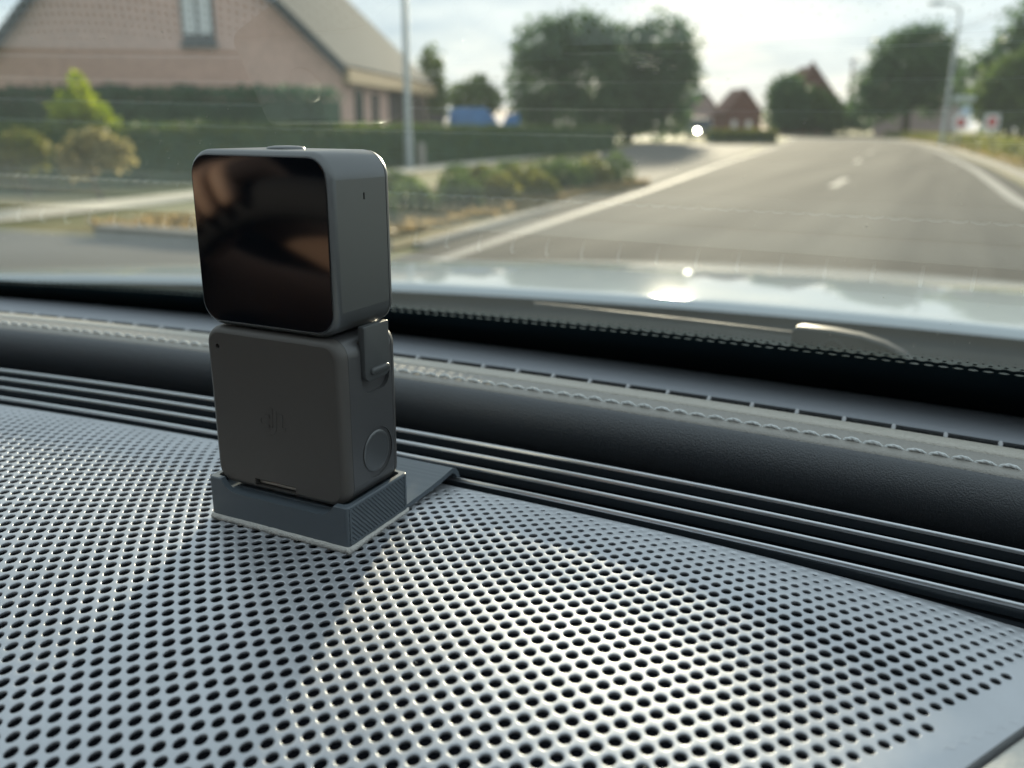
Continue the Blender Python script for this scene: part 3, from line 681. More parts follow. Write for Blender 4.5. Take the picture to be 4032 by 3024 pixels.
for j in range(int(230/DR), int(620/DR)):
    ii = np.arange(-74, 54) + 0.5*(j & 1)
    cen = lat(ii, np.full(len(ii), j, float))
    for a, c in zip(ii, cen):
        if c[0] < -262 or c[1] < -112: continue
        B = lat(a + bnd[:, 0], j + bnd[:, 1]); Bc = clampP(B)
        if np.abs(Bc - B).max() > 1e-6: continue
        de = (c[0]-EDGE_P[0])*EDGE_N[0] + (c[1]-EDGE_P[1])*EDGE_N[1]; df = yb(c[0]) - c[1]
        bz = zg(Bc[:, 0], Bc[:, 1]); bv = np.c_[Bc, bz]
        if np.ptp(Bc[:, 0])*np.ptp(Bc[:, 1]) < 0.3: continue
        if df < 2.0 or de > -7.6:
            GV.append(bv); GF.append(list(range(nv, nv+NB))); nv += NB; continue
        rr = 1.21*min(1.0, max(0.05, (df-0.5)/30.0))**0.38 * min(1.0, max(0.5, (-de)/22.0))**0.25
        d = B - c; d = d/np.linalg.norm(d, axis=1)[:, None]
        rings = [bv]
        for s, dz in ((1.17, 0.0), (1.13, -0.006), (1.07, -0.035), (1.02, -0.10), (1.0, -0.2), (0.99, -0.55), (1.35, -1.0)):
            p = c + d*rr*s; rings.append(np.c_[p, zg(p[:, 0], p[:, 1]) + dz])
        GV.append(np.concatenate(rings))
        for k in range(7):
            for q in range(NB):
                q2 = (q+1) % NB
                GF.append([nv+k*NB+q, nv+k*NB+q2, nv+(k+1)*NB+q2, nv+(k+1)*NB+q])
        nv += 8*NB; nh += 1
print('grille holes', nh)
GV = np.concatenate(GV)
gr = link('speaker_grille', GV, GF, 'grille_plastic', car, 180)
bm = bmesh.new(); bm.from_mesh(gr.data); bmesh.ops.remove_doubles(bm, verts=bm.verts, dist=0.00004)
bmesh.ops.recalc_face_normals(bm, faces=bm.faces); bm.to_mesh(gr.data); bm.free()
if gr.data.polygons[len(gr.data.polygons)//2].normal.z < 0: pass
gr.data.shade_smooth(); gr.data.set_sharp_from_angle(angle=rad(75))
gr['label'] = 'grey perforated loudspeaker grille'
# cloth behind the holes, and the rim that closes the edges
mb = MB(); xs = np.linspace(-268, 200, 48); ys = np.linspace(-114, 43, 24)
mb.grid([[(x, min(y, yb(x)-0.5), float(zg(np.float64(x), np.float64(min(y, yb(x)-9)))) - 3.4) for x in xs] for y in ys])
link('backing_cloth', mb.v, mb.f, 'grille_backing', gr, 180)
mb = MB(); t = np.linspace(-130, 62, 30); E0 = [EDGE_P + EDGE_D*s for s in t]
mb.grid([[(p[0], p[1], float(zg(p[0], p[1]))) for p in E0], [(p[0]+.15*EDGE_N[0], p[1]+.15*EDGE_N[1], float(zg(p[0], p[1]))-4) for p in E0]])
mb.grid([[(x, yb(x), float(zg(np.float64(x), np.float64(yb(x))))) for x in XS], [(x, yb(x)+.2, float(zg(np.float64(x), np.float64(yb(x))))-7) for x in XS]])
mb.grid([[(p[0]+d_*EDGE_N[0], p[1]+d_*EDGE_N[1], float(zg(p[0]+d_*EDGE_N[0], p[1]+d_*EDGE_N[1]))-.025) for p in E0] for d_ in (0, -1, -2, -3, -4, -5, -6)])
mb.grid([[(x, yb(x)-d_, float(zg(np.float64(x), np.float64(yb(x)-d_)))-.03) for x in XS if x < 190] for d_ in (0, .5, 1, 1.6, 2.4, 3.2, 4.0)])
link('rim', mb.v, mb.f, 'grille_plastic', gr, 180)
# lint caught on the grille
mb = MB(); lr_ = random.Random(11)
for k in range(70):
    x = lr_.uniform(-60, 165); y = lr_.uniform(-60, 25)
    if -4 < x < 44 and y > -5: continue
    z = float(zg(np.float64(x), np.float64(y))) + .05; a = lr_.uniform(0, 2*PI); l = lr_.uniform(.15, .9); b = lr_.uniform(-.5,.5)
    if l < .45: mb.disc((x, y, z), (0,0,1), lr_.uniform(.05,.11), .05, 6)
    else: mb.tube([(x, y, z), (x+l*.5*math.cos(a), y+l*.5*math.sin(a), z+.12), (x+l*math.cos(a+b), y+l*math.sin(a+b), z+.05)], .03, 4, False)
lo_ = link('lint', mb.v, mb.f, 'dust', gr, None); lo_['kind'] = 'stuff'
# cream dash pad beyond the grille
def padpt(s, d):
    p = EDGE_P + EDGE_D*s + EDGE_N*d; return (p[0], p[1], float(zg(EDGE_P[0]+EDGE_D[0]*s, EDGE_P[1]+EDGE_D[1]*s)))
mb = MB()
mb.grid([[(lambda q: (q[0], q[1], q[2]+h))(padpt(s, d)) for s in np.linspace(-170, 80, 26)] for d, h in ((1.1,-5),(1.2,-1.0),(1.6,0.1),(2.6,0.7),(5,1.0),(20,1.4),(60,0),(130,-3),(240,-8),(252,-16))])
part('dash_pad', mb, 'pad_leather', car, 60)
mb = MB(); mb.grid([[(x, y, z) for x in np.linspace(-640, 770, 40)] for y, z in ((-112,-68),(-118,-67),(-135,-74),(-150,-100),(-160,-180),(-165,-420))])
part('dash_fascia', mb, 'cabin_cloth', car, 60)
for xa, xb, z_ in ((-640, -258, -49.6), (176, 770, -56.0)):
    mb = MB(); mb.grid([[(x, -112 + (yb(x) + 112)*k_, z_ - 12*(1-k_)**2 - (1.5 if k_ == 1 else 0)) for x in np.linspace(xa, xb, 24)] for k_ in (0, .15, .3, .5, .7, .85, .97, 1)])
    part('dash_top', mb, 'cowl_plastic', car, 60)

# ---- air-vent slats ------------------------------------------------------------------
slat = [(-0.15,-3.4),(-0.42,-1.4),(-0.38,-0.55),(-0.18,-0.15),(0.1,0.0),(0.42,-0.08),(0.9,-0.42),(2.2,-1.5),(5.0,-4.0),(7.6,-6.6),(7.3,-7.2),(3.5,-5.2),(0.6,-3.9)]
for k in range(4):
    y0 = 47.0 + 9.0*k
    so_ = part('vent_slat', extrude_x([(y0+a, -48.5+b) for a, b in slat], XS), 'slat_plastic', car, 40)
    mb = extrude_x([(y0-.56,-49.42),(y0-.50,-48.95),(y0-.30,-48.52),(y0-.08,-48.36),(y0+.02,-48.44),(y0-.36,-49.42)], XS); link('trim_edge', mb.v, mb.f, 'slat_trim', so_, 60)
part('vent_duct', extrude_x([(43.9,-52),(44.5,-66),(84,-66),(86,-52),(84,-54),(82,-64),(47,-64),(45.6,-52)], XS), 'dark_void', car, 30)

# ---- stitched leather roll -----------------------------------------------------------
def fine(prof, n=3):
    out = []
    for i in range(len(prof)-1):
        for k in range(n): out.append((prof[i][0]+(prof[i+1][0]-prof[i][0])*k/n, prof[i][1]+(prof[i+1][1]-prof[i][1])*k/n))
    return out + [prof[-1]]
XL = np.linspace(-640, 770, 170)

low = [(87,-57),(83.6,-52),(81.0,-47.5),(79.9,-44),(79.6,-41.5),(80.1,-39.2),(81.2,-37.2),(82.6,-35.9),(83.8,-35.3),(84.4,-35.35),(84.7,-35.9),(85.2,-40),(92,-57)]
leather = part('leather_roll', extrude_x(low, XL), 'leather_lower', car, 60)
top = [(84.5,-38),(84.75,-35.7),(85.2,-35.05),(86.4,-34.65),(88.6,-34.3),(92,-33.95),(94.4,-33.7),(94.8,-33.8),(95.0,-34.4),(95.1,-38)]
tp = link('stitched_panel', *(lambda m: (m.v, m.f))(extrude_x(top, XL)), 'leather_upper', leather, 60)
edg = [(95.3,-38),(95.5,-34.3),(95.85,-33.65),(97.5,-33.35),(100,-33.25),(102,-33.5),(103.2,-34.2),(103.8,-35.6),(104,-42),(104,-55),(96,-55)]
link('edge_panel', *(lambda m: (m.v, m.f))(extrude_x(edg, XL)), 'leather_edge', leather, 60)
# one twisted stitch, shared by all
mb = MB(); st_path = []
for k in range(9):
    t = k/8.0; st_path.append((-2.45 + 4.9*t, 0.10*math.sin(PI*t), -0.20 + 0.75*math.sin(PI*t)))
for s in (0, PI):
    mb.tube([(p[0], p[1] + 0.17*math.cos(s + k*1.3), p[2] + 0.17*math.sin(s + k*1.3)) for k, p in enumerate(st_path)], [.2,.3,.34,.35,.35,.35,.34,.3,.2], 6)
sme = None; x = -300.0; ns = 0
while x < 300:
    p = Vector(W(x, 88.6 + cv(x), -34.25)); base = Vector(leather['at'])
    if sme is None:
        sme = bpy.data.meshes.new('stitch'); sme.from_pydata([tuple(c*0.001 for c in v) for v in mb.v], [], mb.f); sme.shade_smooth(); sme.materials.append(MATS['thread'])
    so = bpy.data.objects.new('stitch', sme); COL.objects.link(so); so.parent = leather
    so.location = p - base; so.rotation_euler = (random.uniform(-.1,.1), random.uniform(-.03,.03), math.atan(-2*2.9e-4*(x-55)) + random.uniform(-.02,.02))
    so.scale = (random.uniform(.97,1.03), random.uniform(.9,1.1), random.uniform(.85,1.15))
    x += 5.2 + random.uniform(-.12,.12); ns += 1

# ---- defroster strip under the glass ---------------------------------------------------
strip_prof = [(124,-41.5),(120.0,-39.4),(118.4,-38.1),(118.1,-37.3),(119.2,-36.8),(122,-36.75),(134,-37.5),(146,-38.1),(149,-38.4),(150.6,-39.6),(151,-48),(147,-50),(145,-42.5)]
cw = part('defroster_strip', extrude_x(strip_prof, XL), 'cowl_plastic', car, 50)
part('defroster_duct', extrude_x([(104.1,-56),(104.1,-59),(176,-74),(178,-68),(153,-57),(112,-57)], XL), 'dark_void', car, 30)
x = -290.0
pme = None
while x < 255:
    if pme is None:
        mb = MB(); mb.tube([(0,-4.0,-6),(0,-1.6,-1.6),(0,-.4,-.25),(0,.9,.25),(0,2.2,-.5),(0,2.8,-2.5)], [.7,.8,.85,.85,.8,.6], 8)
        pme = bpy.data.meshes.new('peg'); pme.from_pydata([tuple(c*0.001 for c in v) for v in mb.v], [], mb.f); pme.shade_smooth(); pme.materials.append(MATS['peg_plastic'])
    po = bpy.data.objects.new('peg', pme); COL.objects.link(po); po.parent = cw
    po.location = Vector(W(x, 111.5 + cv(x), -36.0)) - Vector(cw['at']); po.scale = (.7, .7, .7)
    x += 13.2

# ---- windscreen with printed border ---------------------------------------------------
RK = 1.70
def Gp(x, z, inn=0.0):
    n = Vector((0, -0.507, -0.862)) * inn
    return (x, 158 - RK*(z + 38) + cv(x) + n.y, z + n.z)
mb = MB(); mb.grid([[Gp(x, z) for x in np.linspace(-690, 800, 80)] for z in np.r_[np.linspace(-56, 120, 50), np.linspace(130, 470, 20)]])
ws = part('windscreen', mb, 'windscreen_glass', car, 180)
def zf(x): return -22.3 + 0.022*x
mb = MB(); PT = 3.8; xs = np.arange(-340, 280, PT/8)
mb.grid([[Gp(x, -54, .5) for x in xs], [Gp(x, zf(x)-3.0, .5) for x in xs]])
mb.grid([[Gp(x, zf(x)-0.62, .5) for x in xs], [Gp(x, zf(x) + 0.30*math.cos(2*PI*x/PT), .5) for x in xs]])
# row of oval windows inside the print: bridges between the two bands
for k, x in enumerate(np.arange(-340, 280, PT)):
    L = []
    for s in range(9):
        q = x + PT*s/8; lo = zf(q)-3.0; hi = zf(q)-0.62
        L.append((q, lo, hi))
    for s in range(8):
        for lo_, hi_ in (((lambda q, lo, hi: (lo, (lo+hi)/2 - 0.40*math.sqrt(max(0, 1-((q-x-PT/2)/(PT*.30))**2)))), None), ((lambda q, lo, hi: ((lo+hi)/2 + 0.40*math.sqrt(max(0, 1-((q-x-PT/2)/(PT*.30))**2)), hi)), None)):
            a = lo_(*L[s]); b = lo_(*L[s+1])
            mb.add([Gp(L[s][0], a[0], .5), Gp(L[s+1][0], b[0], .5), Gp(L[s+1][0], b[1], .5), Gp(L[s][0], a[1], .5)], [(0,1,2,3)])
for r_, off, ph in ((0.62, 1.25, 0.5), (0.36, 2.25, 0.0)):
    for x in np.arange(-340, 280, PT):
        c = x + PT*ph
        mb.add([Gp(c + r_*math.cos(2*PI*k/10), zf(c) + off*0.72 + r_*0.55*math.sin(2*PI*k/10), .5) for k in range(10)], [tuple(range(10))])
link('printed_border', mb.v, mb.f, 'frit', ws, None)
mb = MB(); mb.grid([[Gp(x, z, 1.2) for x in np.linspace(-690, -335, 20)] for z in (-54, -20)]); mb.grid([[Gp(x, z, 1.2) for x in np.linspace(275, 800, 20)] for z in (-54, -14)])
link('printed_border', mb.v, mb.f, 'frit', ws, None)
# dust and grit on the pane
mb = MB()
for k in range(520):
    x = random.uniform(-260, 170); z = random.uniform(-15, 95); r = random.choice((.06,.07,.09,.1,.13,.17)); e = random.uniform(.5, 2.6) if k % 6 == 0 else 1.0; an = random.uniform(-.4,.4)
    P = []
    for q in range(6):
        a = 2*PI*q/6; px, pz = r*e*math.cos(a), r*math.sin(a)*.8
        P.append(Gp(x + px*math.cos(an) - pz*math.sin(an), z + (px*math.sin(an) + pz*math.cos(an))*.55, .35))
    mb.add(P, [tuple(range(6))])
# a rubbed smear of grit ahead of the right-hand tree
for k in range(26):
    x = random.gauss(103.5, 1.3); z = random.gauss(54.2, .45); l = random.uniform(.5, 1.8)
    mb.add([Gp(x, z, .35), Gp(x+l, z+random.uniform(-.1,.1), .35), Gp(x+l, z+.045, .35), Gp(x, z+.045, .35)], [(0,1,2,3)])
dd = link('dust_specks', mb.v, mb.f, 'dust', ws, None); dd['kind'] = 'stuff'

# ---- bonnet, cowl, wiper outside --------------------------------------------------------
def hood_z(x, y, y0):
    d = y - y0; return -74 - 0.03*d - 1.12e-4*d*d - (0.1e-4 + 0.5e-4*min(1.0, d/600.0))*(x-110)**2
mb = MB(); rows = []
hx = np.linspace(-760, 960, 70)
for d in [-4,-3.5,-2.5,-1,1,3,5,9,16,26,45,80,130,200,300,400,500,620,740,860,960,1020,1050]:
    row = []
    for x in hx:
        y0 = 462 - 4.2e-4*(x-150)**2*0.75
        z = hood_z(x, y0+max(d,0), y0)
        if d < 9: z -= 0.030*(9-d)**2
        row.append((x, y0+d, z))
    rows.append(row)
mb.grid(rows); part('bonnet', mb, 'car_paint', car, 180)
mb = MB(); cr = []
for kind_, a_, b_ in (('g',168,-47),('g',176,-49),('g',200,-53),('m',.35,0),('m',.7,0),('h',-50,-7),('h',-14,-12),('h',4,-11),('h',12,-6)):
    row = []
    for x in np.linspace(-740, 900, 60):
        y0 = 462 - 4.2e-4*(x-150)**2*0.75; zl = hood_z(x, y0, y0); yn, zn = 200 + cv(x), -53.0
        if kind_ == 'g': row.append((x, a_ + cv(x), b_))
        elif kind_ == 'h': row.append((x, y0 + a_, zl + b_))
        else: row.append((x, yn + (y0-50-yn)*a_, zn + (zl-7-zn)*a_))
    cr.append(row)
mb.grid(cr)
part('outer_cowl', mb, 'outer_cowl', car, 180)
for s, xx in ((-1, -760), (1, 960)):
    mb = MB(); mb.grid([[(xx + s*dx_, y, -140 - abs(dx_)*0.9 - (y-300)**2*1.0e-4) for y in np.linspace(150, 1400, 24)] for dx_ in (0, 40, 90, 110, 112)])
    part('wing', mb, 'car_paint', car, 180)
# wiper lying at the foot of the glass

wm = MB()
yw = 199.0
wm.loft([[(x, yw+dy_, z) for dy_, z in ((-1.2,zc_-1.2),(-.9,zc_+.2),(0,zc_+.5),(.9,zc_+.2),(1.2,zc_-1.2))] for x, zc_ in ((-8,-31.2),(20,-31.2),(60,-31.5),(105,-32.2))])
wo = part('wiper', wm, 'wiper_rubber', car, 50)
mb = MB()
pr = [(104,-37),(104,-29.2),(106,-28.2),(118,-28.4),(128,-29.3),(137,-31.4),(144,-34.6),(149,-39),(150,-44),(104,-44)]
mb.loft([[(x, yw-6, z) for x, z in pr], [(x+.0, yw-7.2, z-.8) for x, z in pr], [(x, yw-7.2, z-1.2) for x, z in pr], [(x, yw+6, z-1.2) for x, z in pr]])
link('arm_cover', mb.v, mb.f, 'wiper_rubber', wo, 40)
mb = MB(); mb.tube([(119+4.4*math.cos(2*PI*k/20), yw-8.0, -36+4.4*math.sin(2*PI*k/20)) for k in range(21)], .55, 6, False); link('pivot_ring', mb.v, mb.f, 'wiper_rubber', wo, 180)

# ---- rest of the cabin shell (what shades and what mirrors) -----------------------------
mb = MB(); mb.grid([[(x, y + cv(x)*k_, z - 3e-5*(x-55)**2) for x in np.linspace(-690, 800, 24)] for y, z, k_ in ((-700,468,1),(-760,476,.8),(-1300,500,.3),(-2100,470,0),(-2500,200,0),(-2560,-100,0),(-2500,-900,0))])
part('headliner', mb, 'cabin_cloth', car, 180)
for xx, s in ((-690, -1), (800, 1)):
    mb = MB(); mb.tube([Gp(xx, -50), Gp(xx, 200), (xx, -700+cv(xx), 462)], 42, 10); part('door_pillar', mb, 'cabin_cloth', car, 60)
    mb = MB(); mb.grid([[(xx + s*dx_, y, z) for y in np.linspace(-2500, 0, 12)] for dx_, z in ((-30,-700),(-20,0),(-5,40),(20,40),(35,-700))]); part('door_panel', mb, 'cabin_cloth', car, 60)
    mb = MB(); mb.tube([(xx, -1100, -90), (xx, -1150, 470)], 50, 8); part('door_pillar', mb, 'cabin_cloth', car, 60)
mb = MB(); mb.box(-690, 800, -2500, -160, -760, -740); part('cabin_floor', mb, 'cabin_cloth', car, None)
for cx in (-300, 420):
    mb = MB(); mb.loft([[(cx + a, -1150-b, z) for a, b in ((-240,0),(-200,-60),(200,-60),(240,0),(220,90),(-220,90))] for z in (-420, -200, 100, 190)]); part('seat', mb, 'cabin_cloth', car, 60)
    mb = MB(); mb.loft([[(cx + a, y, -420+h) for a, h in ((-250,-120),(-240,0),(0,-20),(240,0),(250,-120))] for y in (-1150, -680, -620)]); part('seat', mb, 'cabin_cloth', car, 60)

# ---- steering wheel and the driver whose hand shows in the camera screen -----------------
wc = Vector((-258, -404, -176)); wu = Vector((0, 0.34, 0.94)); wr = Vector((1, 0, 0)); RW = 182
mb = MB(); mb.tube([wc + wr*RW*math.cos(2*PI*k/48) + wu*RW*math.sin(2*PI*k/48) for k in range(49)], 15, 10, False)
sw = part('steering_wheel', mb, 'cabin_cloth', car, 180)
mb = MB(); mb.disc(wc, wr.cross(wu), 62, 34, 28)
for a in (0, 180, 270):
    d = wr*math.cos(rad(a)) + wu*math.sin(rad(a)); mb.tube([wc + d*50, wc + d*120, wc + d*178], [17, 14, 12], 8)
link('hub', mb.v, mb.f, 'cabin_cloth', sw, 50)

def skin_body(name, verts, edges, radii, label):
    me = bpy.data.meshes.new(name); me.from_pydata([W(*v) for v in verts], edges, []); me.update()
    o = bpy.data.objects.new(name, me); COL.objects.link(o)
    md = o.modifiers.new('skin', 'SKIN'); md.use_smooth_shade = True; md.branch_smoothing = 0.4
    for i, r_ in enumerate(radii):
        o.data.skin_vertices[0].data[i].radius = (r_/1000, r_/1000); o.data.skin_vertices[0].data[i].use_root = (i == 0)
    o.modifiers.new('sub', 'SUBSURF').levels = 2
    o.modifiers['sub'].render_levels = 2
    bpy.context.view_layer.update(); dg = bpy.context.evaluated_depsgraph_get()
    m2 = bpy.data.meshes.new_from_object(o.evaluated_get(dg)); o.modifiers.clear(); o.data = m2; m2.shade_smooth()
    return o
PV = []; PE = []; PR = []
def pv(p, r_, prev=None):
    PV.append(tuple(p)); PR.append(r_); i = len(PV)-1
    if prev is not None: PE.append((prev, i))
    return i
sx = -300
pel = pv((sx, -880, -400), 150); bel = pv((sx, -910, -260), 140, pel); che = pv((sx, -930, -60), 150, bel); nec0 = pv((sx, -925, 70), 75, che)
nec = pv((sx, -910, 130), 55, nec0); hd = pv((sx, -895, 200), 85, nec); hd2 = pv((sx, -895, 285), 70, hd)
for s_ in (-1, 1):
    hip = pv((sx+s_*95, -820, -405), 95, pel); kn = pv((sx+s_*150, -480, -380), 65, hip); an_ = pv((sx+s_*150, -400, -690), 45, kn); pv((sx+s_*150, -290, -715), 38, an_)
# rim point held by the right hand (upper right of the wheel)
def rim(a): return wc + wr*RW*math.cos(rad(a)) + wu*RW*math.sin(rad(a))
for s_, ang in ((1, 112), (-1, 150)):
    sh_ = pv((sx+s_*170, -920, 20), 72, che); elb = pv((sx+s_*150, -690, -190), 48, sh_)
    g0 = rim(ang); tang = (rim(ang-6) - rim(ang+6)).normalized(); back = Vector((0, -1, 0.1)); outw = (g0 - wc).normalized()
    wri = g0 + back*62 - outw*26; fo = pv(Vector((sx+s_*150, -690, -190)).lerp(wri, .6), 38, elb); wv = pv(wri, 27, fo)
    palm = g0 + back*34 + outw*8; pa = pv(palm, 30, wv)
    for k in range(4):
        off_ = tang*(k-1.5)*21; L_ = (1.0, 1.1, 1.05, .85)[k]
        b0 = pv(palm + off_*0.9 + outw*14 + Vector((0,6,0)), 11.5, pa)
        b1 = pv(g0 + off_ + outw*26*L_ + Vector((0, 2, 0)), 10, b0); b2 = pv(g0 + off_ + outw*20 + Vector((0, 26*L_, 0)), 9, b1); pv(g0 + off_ - outw*6*L_ + Vector((0, 27, 0)), 7.5, b2)
    t0 = pv(palm - tang*36 - outw*6, 13, pa); t1 = pv(g0 - tang*52 + back*16 - outw*16, 11, t0); pv(g0 - tang*60 + Vector((0, 8, 0)) - outw*20, 9, t1)
per = skin_body('person', PV, PE, PR, '')
tag(per, 'driver in a dark shirt behind the wheel, hand mirrored in the camera screen', 'person')
per.data.materials.append(MATS['skin']); per.data.materials.append(MATS['shirt'])
for p_ in per.data.polygons:
    c_ = p_.center; y_ = c_.y*1000; z_ = (c_.z-ZOFF)*1000
    if y_ < -670 and z_ < 80: p_.material_index = 1
    if z_ < -300: p_.material_index = 1
hb = MB(); hb.loft([[(sx + 88*f_*math.cos(2*PI*k/20), -910 + 96*f_*math.sin(2*PI*k/20) , z) for k in range(20)] for z, f_ in ((215, .98), (250, 1.02), (290, .92), (322, .6), (332, .2))])
ho = link('hair', [((Vector(W(*q)))) for q in hb.v], hb.f, 'hair', None, 60, mm=False); ho.parent = per
#DEVICE
# ================================================================== CAMERA, MODULE, MOUNT
def yring(cx, cz, w, h, r, inset, y, n=7):
    return [(x, y, z) for x, z in rrect(cx, cz, w-2*inset, h-2*inset, max(0.3, r-inset), n)]
ac = thing('action_camera', 'small square action camera with black glass screen, stacked on top', 'camera', W(19.5, 10.5, -0.1))
mb = MB(); mb.loft([yring(19.5,19.5,39,39,5.7,i,y) for y, i in ((0.0,.95),(.12,.80),(.5,.42),(1.0,.15),(1.7,0),(19.2,0),(19.3,.2),(19.45,.2),(19.55,0),(20.4,.12),(21.0,.5),(21.3,1.3))])
body = part('body', mb, 'camera_body', ac, 28)
mb = MB(); mb.loft([[(x, y, z) for y, z in [(11.1+.28*math.cos(a), 29.65 + (.5 if math.sin(a) >= 0 else -.5) + .28*math.sin(a)) for a in np.linspace(0, 2*PI, 16, endpoint=False)]] for x in (38.2, 39.6)])
boolean(body, part('cutter', mb, None, None))
body.data.materials.clear(); body.data.materials.append(MATS['camera_body'])
mb = MB(); mb.box(38.3, 38.45, 10.6, 11.6, 28.6, 30.7); link('microphone_slot', mb.v, mb.f, 'black_gap', body, None)
mb = MB(); mb.loft([yring(19.5,19.5,39,39,5.7,i,y) for y, i in ((.05,1.0),(-.06,1.0),(-.16,1.08),(-.20,1.3))]); flat_caps(part('screen', mb, 'screen_glass', ac, 50))
mb = MB(); n = 32
mb.loft([[(18.6+r*math.cos(2*PI*k/n), 11+r*math.sin(2*PI*k/n), z) for k in range(n)] for r, z in ((4.2,38.6),(4.2,39.25),(3.9,39.5),(2.6,39.68),(1.0,39.74))]); part('shutter_button', mb, 'camera_body', ac, 60)
mb = MB(); mb.loft([yring(19.5,20.5,26,26,8,i,y) for y, i in ((21.0,0),(22.4,0),(22.8,.5))]); lb = part('lens_surround', mb, 'camera_body', ac, 40)
mb = MB(); mb.disc((19.5, 22.7, 20.5), (0,1,0), 8, 0.4, 32); link('lens', mb.v, mb.f, 'lens_glass', lb, 40)

pm = thing('battery_module', 'matt dark square module with embossed lettering, stacked below the camera', 'battery', W(19.97, 10, -39.4))
MX, MZ, MW, MH = 19.97, -19.7, 38.66, 39.0
mb = MB(); mb.loft([yring(MX,MZ,MW,MH,4.4,i,y) for y, i in ((-.64,1.5),(-.56,1.3),(-.25,.78),(.25,.32),(.9,.06),(1.6,0),(2.35,0),(2.42,.16))])
fc = part('front_cover', mb, 'module_front', pm, 28)
def zcyl(cx, cz, r, y0, y1, n=20):
    m_ = MB(); m_.loft([[(cx+r*math.cos(2*PI*k/n), y, cz+r*math.sin(2*PI*k/n)) for k in range(n)] for y in (y0, y1)]); return m_
boolean(fc, part('cutter', zcyl(4.5, -5.0, .62, -1.5, .15), None, None))
mb = MB(); mb.box(12.6, 24.9, -1.6, 1.2, -38.05, -36.25); boolean(fc, part('cutter', mb, None, None))
fc.data.materials.clear(); fc.data.materials.append(MATS['module_front'])
mb = MB(); mb.box(12.9, 24.6, .6, .9, -37.7, -37.1); link('metal_contact', mb.v, mb.f, 'metal_contact', fc, None)
mb = MB(); mb.box(16.5, 19.0, .5, .8, -36.95, -36.4); link('red_contact', mb.v, mb.f, 'red_contact', fc, None)
# embossed lettering d j i
def stroke(pts, w):
    L = []
    for i, p in enumerate(pts):
        a = Vector(pts[max(i-1,0)]); b = Vector(pts[min(i+1,len(pts)-1)]); t = (b-a).normalized(); nn = Vector((-t.y, t.x))*w/2
        L.append((Vector(p)+nn, Vector(p)-nn))
    ring = [q[0] for q in L] + [q[1] for q in reversed(L)]
    return ring
mb = MB()
for pts, w in (([(18.9,-19.9),(17.0,-19.95),(16.0,-20.25),(15.6,-21.0),(15.75,-21.9),(16.4,-22.25),(18.7,-22.2)], .75), ([(18.75,-22.6),(19.2,-17.7)], .85),
               ([(20.3,-18.3),(20.2,-21.6),(19.8,-23.3),(18.8,-24.0),(17.6,-24.1)], .85), ([(22.1,-18.9),(21.9,-22.2),(23.1,-22.35)], .85)):
    rg = stroke(pts, w); mb.loft([[(p.x, -.60, p.y) for p in rg], [(p.x, -.74, p.y) for p in rg]])
link('lettering', mb.v, mb.f, 'module_front', fc, None)
mb = MB(); mb.loft([yring(MX,MZ,MW,MH,4.4,i,y) for y, i in ((2.3,.5),(2.44,.2),(2.5,.02),(2.6,0),(18.6,0),(18.7,.16),(18.85,.16),(18.95,0),(19.8,.12),(20.4,.5),(20.7,1.2))])
hs = part('housing', mb, 'module_side', pm, 28)
def xprism(ring, x0, x1):
    m_ = MB(); m_.loft([[(x, y, z) for y, z in ring] for x in (x0, x1)]); return m_
boolean(hs, part('cutter', xprism(rrect(12.35, -5.5, 10.9, 17.4, 3.4, 8), 38.3, 41), None, None))
boolean(hs, part('cutter', xprism([(11.9+6.0*math.cos(2*PI*k/48), -29.0+6.0*math.sin(2*PI*k/48)) for k in range(48)], 38.95, 41), None, None))
hs.data.materials.clear(); hs.data.materials.append(MATS['module_side'])
mb = MB(); n = 48
mb.loft([[(x, 11.8+r*math.cos(2*PI*k/n), -28.8+r*math.sin(2*PI*k/n)) for k in range(n)] for x, r in ((38.6,5.0),(39.15,5.0),(39.27,4.85),(39.33,4.0),(39.36,1.0))]); link('round_button', mb.v, mb.f, 'button_metal', pm, 50)
def lring(i):
    y0_, y1_, z0_, z1_, rb_, rt_ = 7.2+i, 16.8-i, -11.1+i, 1.7-i, 2.0-i, .5
    out_ = []
    for cy_, cz_, r_, a0_ in ((y1_-rt_, z1_-rt_, rt_, 0), (y0_+rt_, z1_-rt_, rt_, 90), (y0_+rb_, z0_+rb_, rb_, 180), (y1_-rb_, z0_+rb_, rb_, 270)):
        out_ += [(cy_+r_*math.cos(rad(a0_+15*k)), cz_+r_*math.sin(rad(a0_+15*k))) for k in range(7)]
    return out_
mb = MB(); mb.loft([[(x, y, z) for y, z in lring(i)] for x, i in ((38.75,0),(40.0,0),(40.2,.12),(40.28,.4))])
la = part('latch', mb, 'latch_plastic', pm, 35)
mb = MB()
for x, s in ((40.0,1.0),(40.5,1.0),(40.85,.8),(41.0,.45)):
    pass
mb.loft([[(x, y, z) for y, z in rrect(12.5, -8.9, 7.0*s0, 1.7*s, .84*s, 6)] for x, s, s0 in ((40.1,1.0,1.0),(40.55,1.0,1.0),(40.85,.8,.97),(41.0,.45,.92))])
link('grip_ridge', mb.v, mb.f, 'latch_plastic', la, 60)

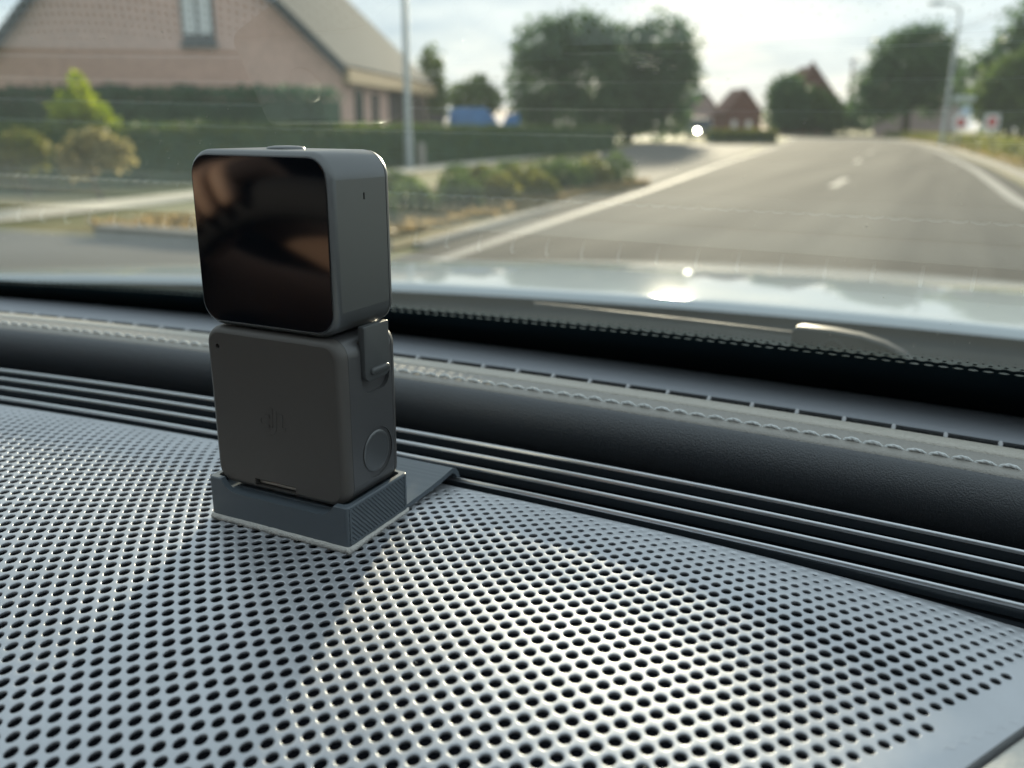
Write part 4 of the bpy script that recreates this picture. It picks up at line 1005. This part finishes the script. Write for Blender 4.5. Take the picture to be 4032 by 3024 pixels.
mt = thing('camera_mount', 'grey printed plastic cradle with a flat rear tongue, resting on the grille', 'mount', W(20, 10, -48.5))
mb = MB(); mb.loft([[(x, y, z) for x, y in rrect(19.9, 9.9, 41.4-2*i, 24.2-2*i, .9, 4)] for z, i in ((-47.35,.1),(-47.2,0),(-37.9,0),(-37.65,.2))])
tr = part('tray', mb, 'print_layers', mt, 30)
mb = MB(); mb.loft([[(x, y, z) for x, y in rrect(19.97, 10.1, 38.8, 21.55, 1.2, 4)] for z in (-40.2, -30)]); boolean(tr, part('cutter', mb, None, None))
dip = [(2.6,-30),(2.9,-37.2),(3.6,-38.6),(4.6,-39.7),(6.2,-40.5),(8.5,-40.7),(31.5,-40.7),(33.6,-40.5),(35.2,-39.7),(36.3,-38.5),(37.2,-37.2),(37.5,-30)]
mb = MB(); mb.loft([[(x, y, z) for x, z in dip] for y in (-5, 1.2)]); boolean(tr, part('cutter', mb, None, None))
me = tr.data; me.materials.clear(); me.materials.append(MATS['print_layers']); me.materials.append(MATS['print_raster'])
for p in me.polygons:
    if p.normal.x > 0.95: p.material_index = 1
# raised border round the rastered flank
mb = MB()
for y0, y1, z0, z1 in ((-1.5,-.9,-46.9,-38.1),(20.6,21.3,-46.9,-38.1)): mb.box(40.5, 40.72, y0, y1, z0, z1)
for z0, z1 in ((-47.0,-46.5),(-38.4,-37.9)): mb.box(40.5, 40.71, -.9, 20.6, z0, z1)
link('flank_border', mb.v, mb.f, 'print_layers', tr, 30)
prof = [(21.0,-47.6),(21.0,-46.4),(30,-46.1),(38,-45.6),(42,-45.1),(44.5,-44.9),(46.2,-45.5),(47.6,-46.9),(48.4,-48.6),(48.9,-52),(47.7,-52),(47.0,-48.9),(46.0,-47.2),(44.4,-46.3),(42,-46.5),(38,-47.0),(30,-47.4)]
mb = MB(); mb.loft([[(x, y, z) for y, z in prof] for x in (-.5, -.1, 39.9, 40.3)]); part('tongue', mb, 'print_layers', mt, 35)
mb = MB(); ring0 = rrect(19.9, 9.9, 42.0, 24.9, 1.0, 4)
def felt_ring(dz, out):
    R_ = []
    for i in range(len(ring0)):
        a = ring0[i]; b = ring0[(i+1) % len(ring0)]; k = max(1, int(math.hypot(b[0]-a[0], b[1]-a[1])/.5))
        for q in range(k):
            x = a[0]+(b[0]-a[0])*q/k; y = a[1]+(b[1]-a[1])*q/k; j = random.uniform(-.22,.22)+out
            ddx, ddy = x-19.9, y-9.9; l = math.hypot(ddx, ddy)
            R_.append((x+ddx/l*j, y+ddy/l*j, dz(x, y)+random.uniform(-.1,.1)))
    return R_
random.seed(3); r1 = felt_ring(lambda x, y: float(zg(np.float64(x), np.float64(y)))+.02, .1)
random.seed(4); r2 = felt_ring(lambda x, y: float(zg(np.float64(x), np.float64(y)))*.5-47.4*.5, .25)
random.seed(5); r3 = felt_ring(lambda x, y: -47.3, 0)
mb.loft([r1, r2, r3]); fp = part('felt_pad', mb, 'felt', mt, 180)
mb = MB()
for k in range(150):
    side = random.random()
    if side < .55: p = Vector((random.uniform(0, 40), -2.5, -48.1)); d = Vector((random.uniform(-.6,.6), -1, random.uniform(-.3,.5)))
    else: p = Vector((40.8, random.uniform(-2, 21), -47.9)); d = Vector((1, random.uniform(-.6,.6), random.uniform(-.3,.5)))
    L_ = random.uniform(.5, 1.5); d.normalize(); e = Vector((random.uniform(-1,1), random.uniform(-1,1), random.uniform(-.2,.8)))*.3*L_
    mb.tube([p - d*.3, p + d*L_*.5 + e*.4, p + d*L_ + e], .028, 3, False)
ff = link('felt_fibres', mb.v, mb.f, 'felt', fp, None); ff['kind'] = 'stuff'

for o in bpy.data.objects:
    if 'at' in o: del o['at']
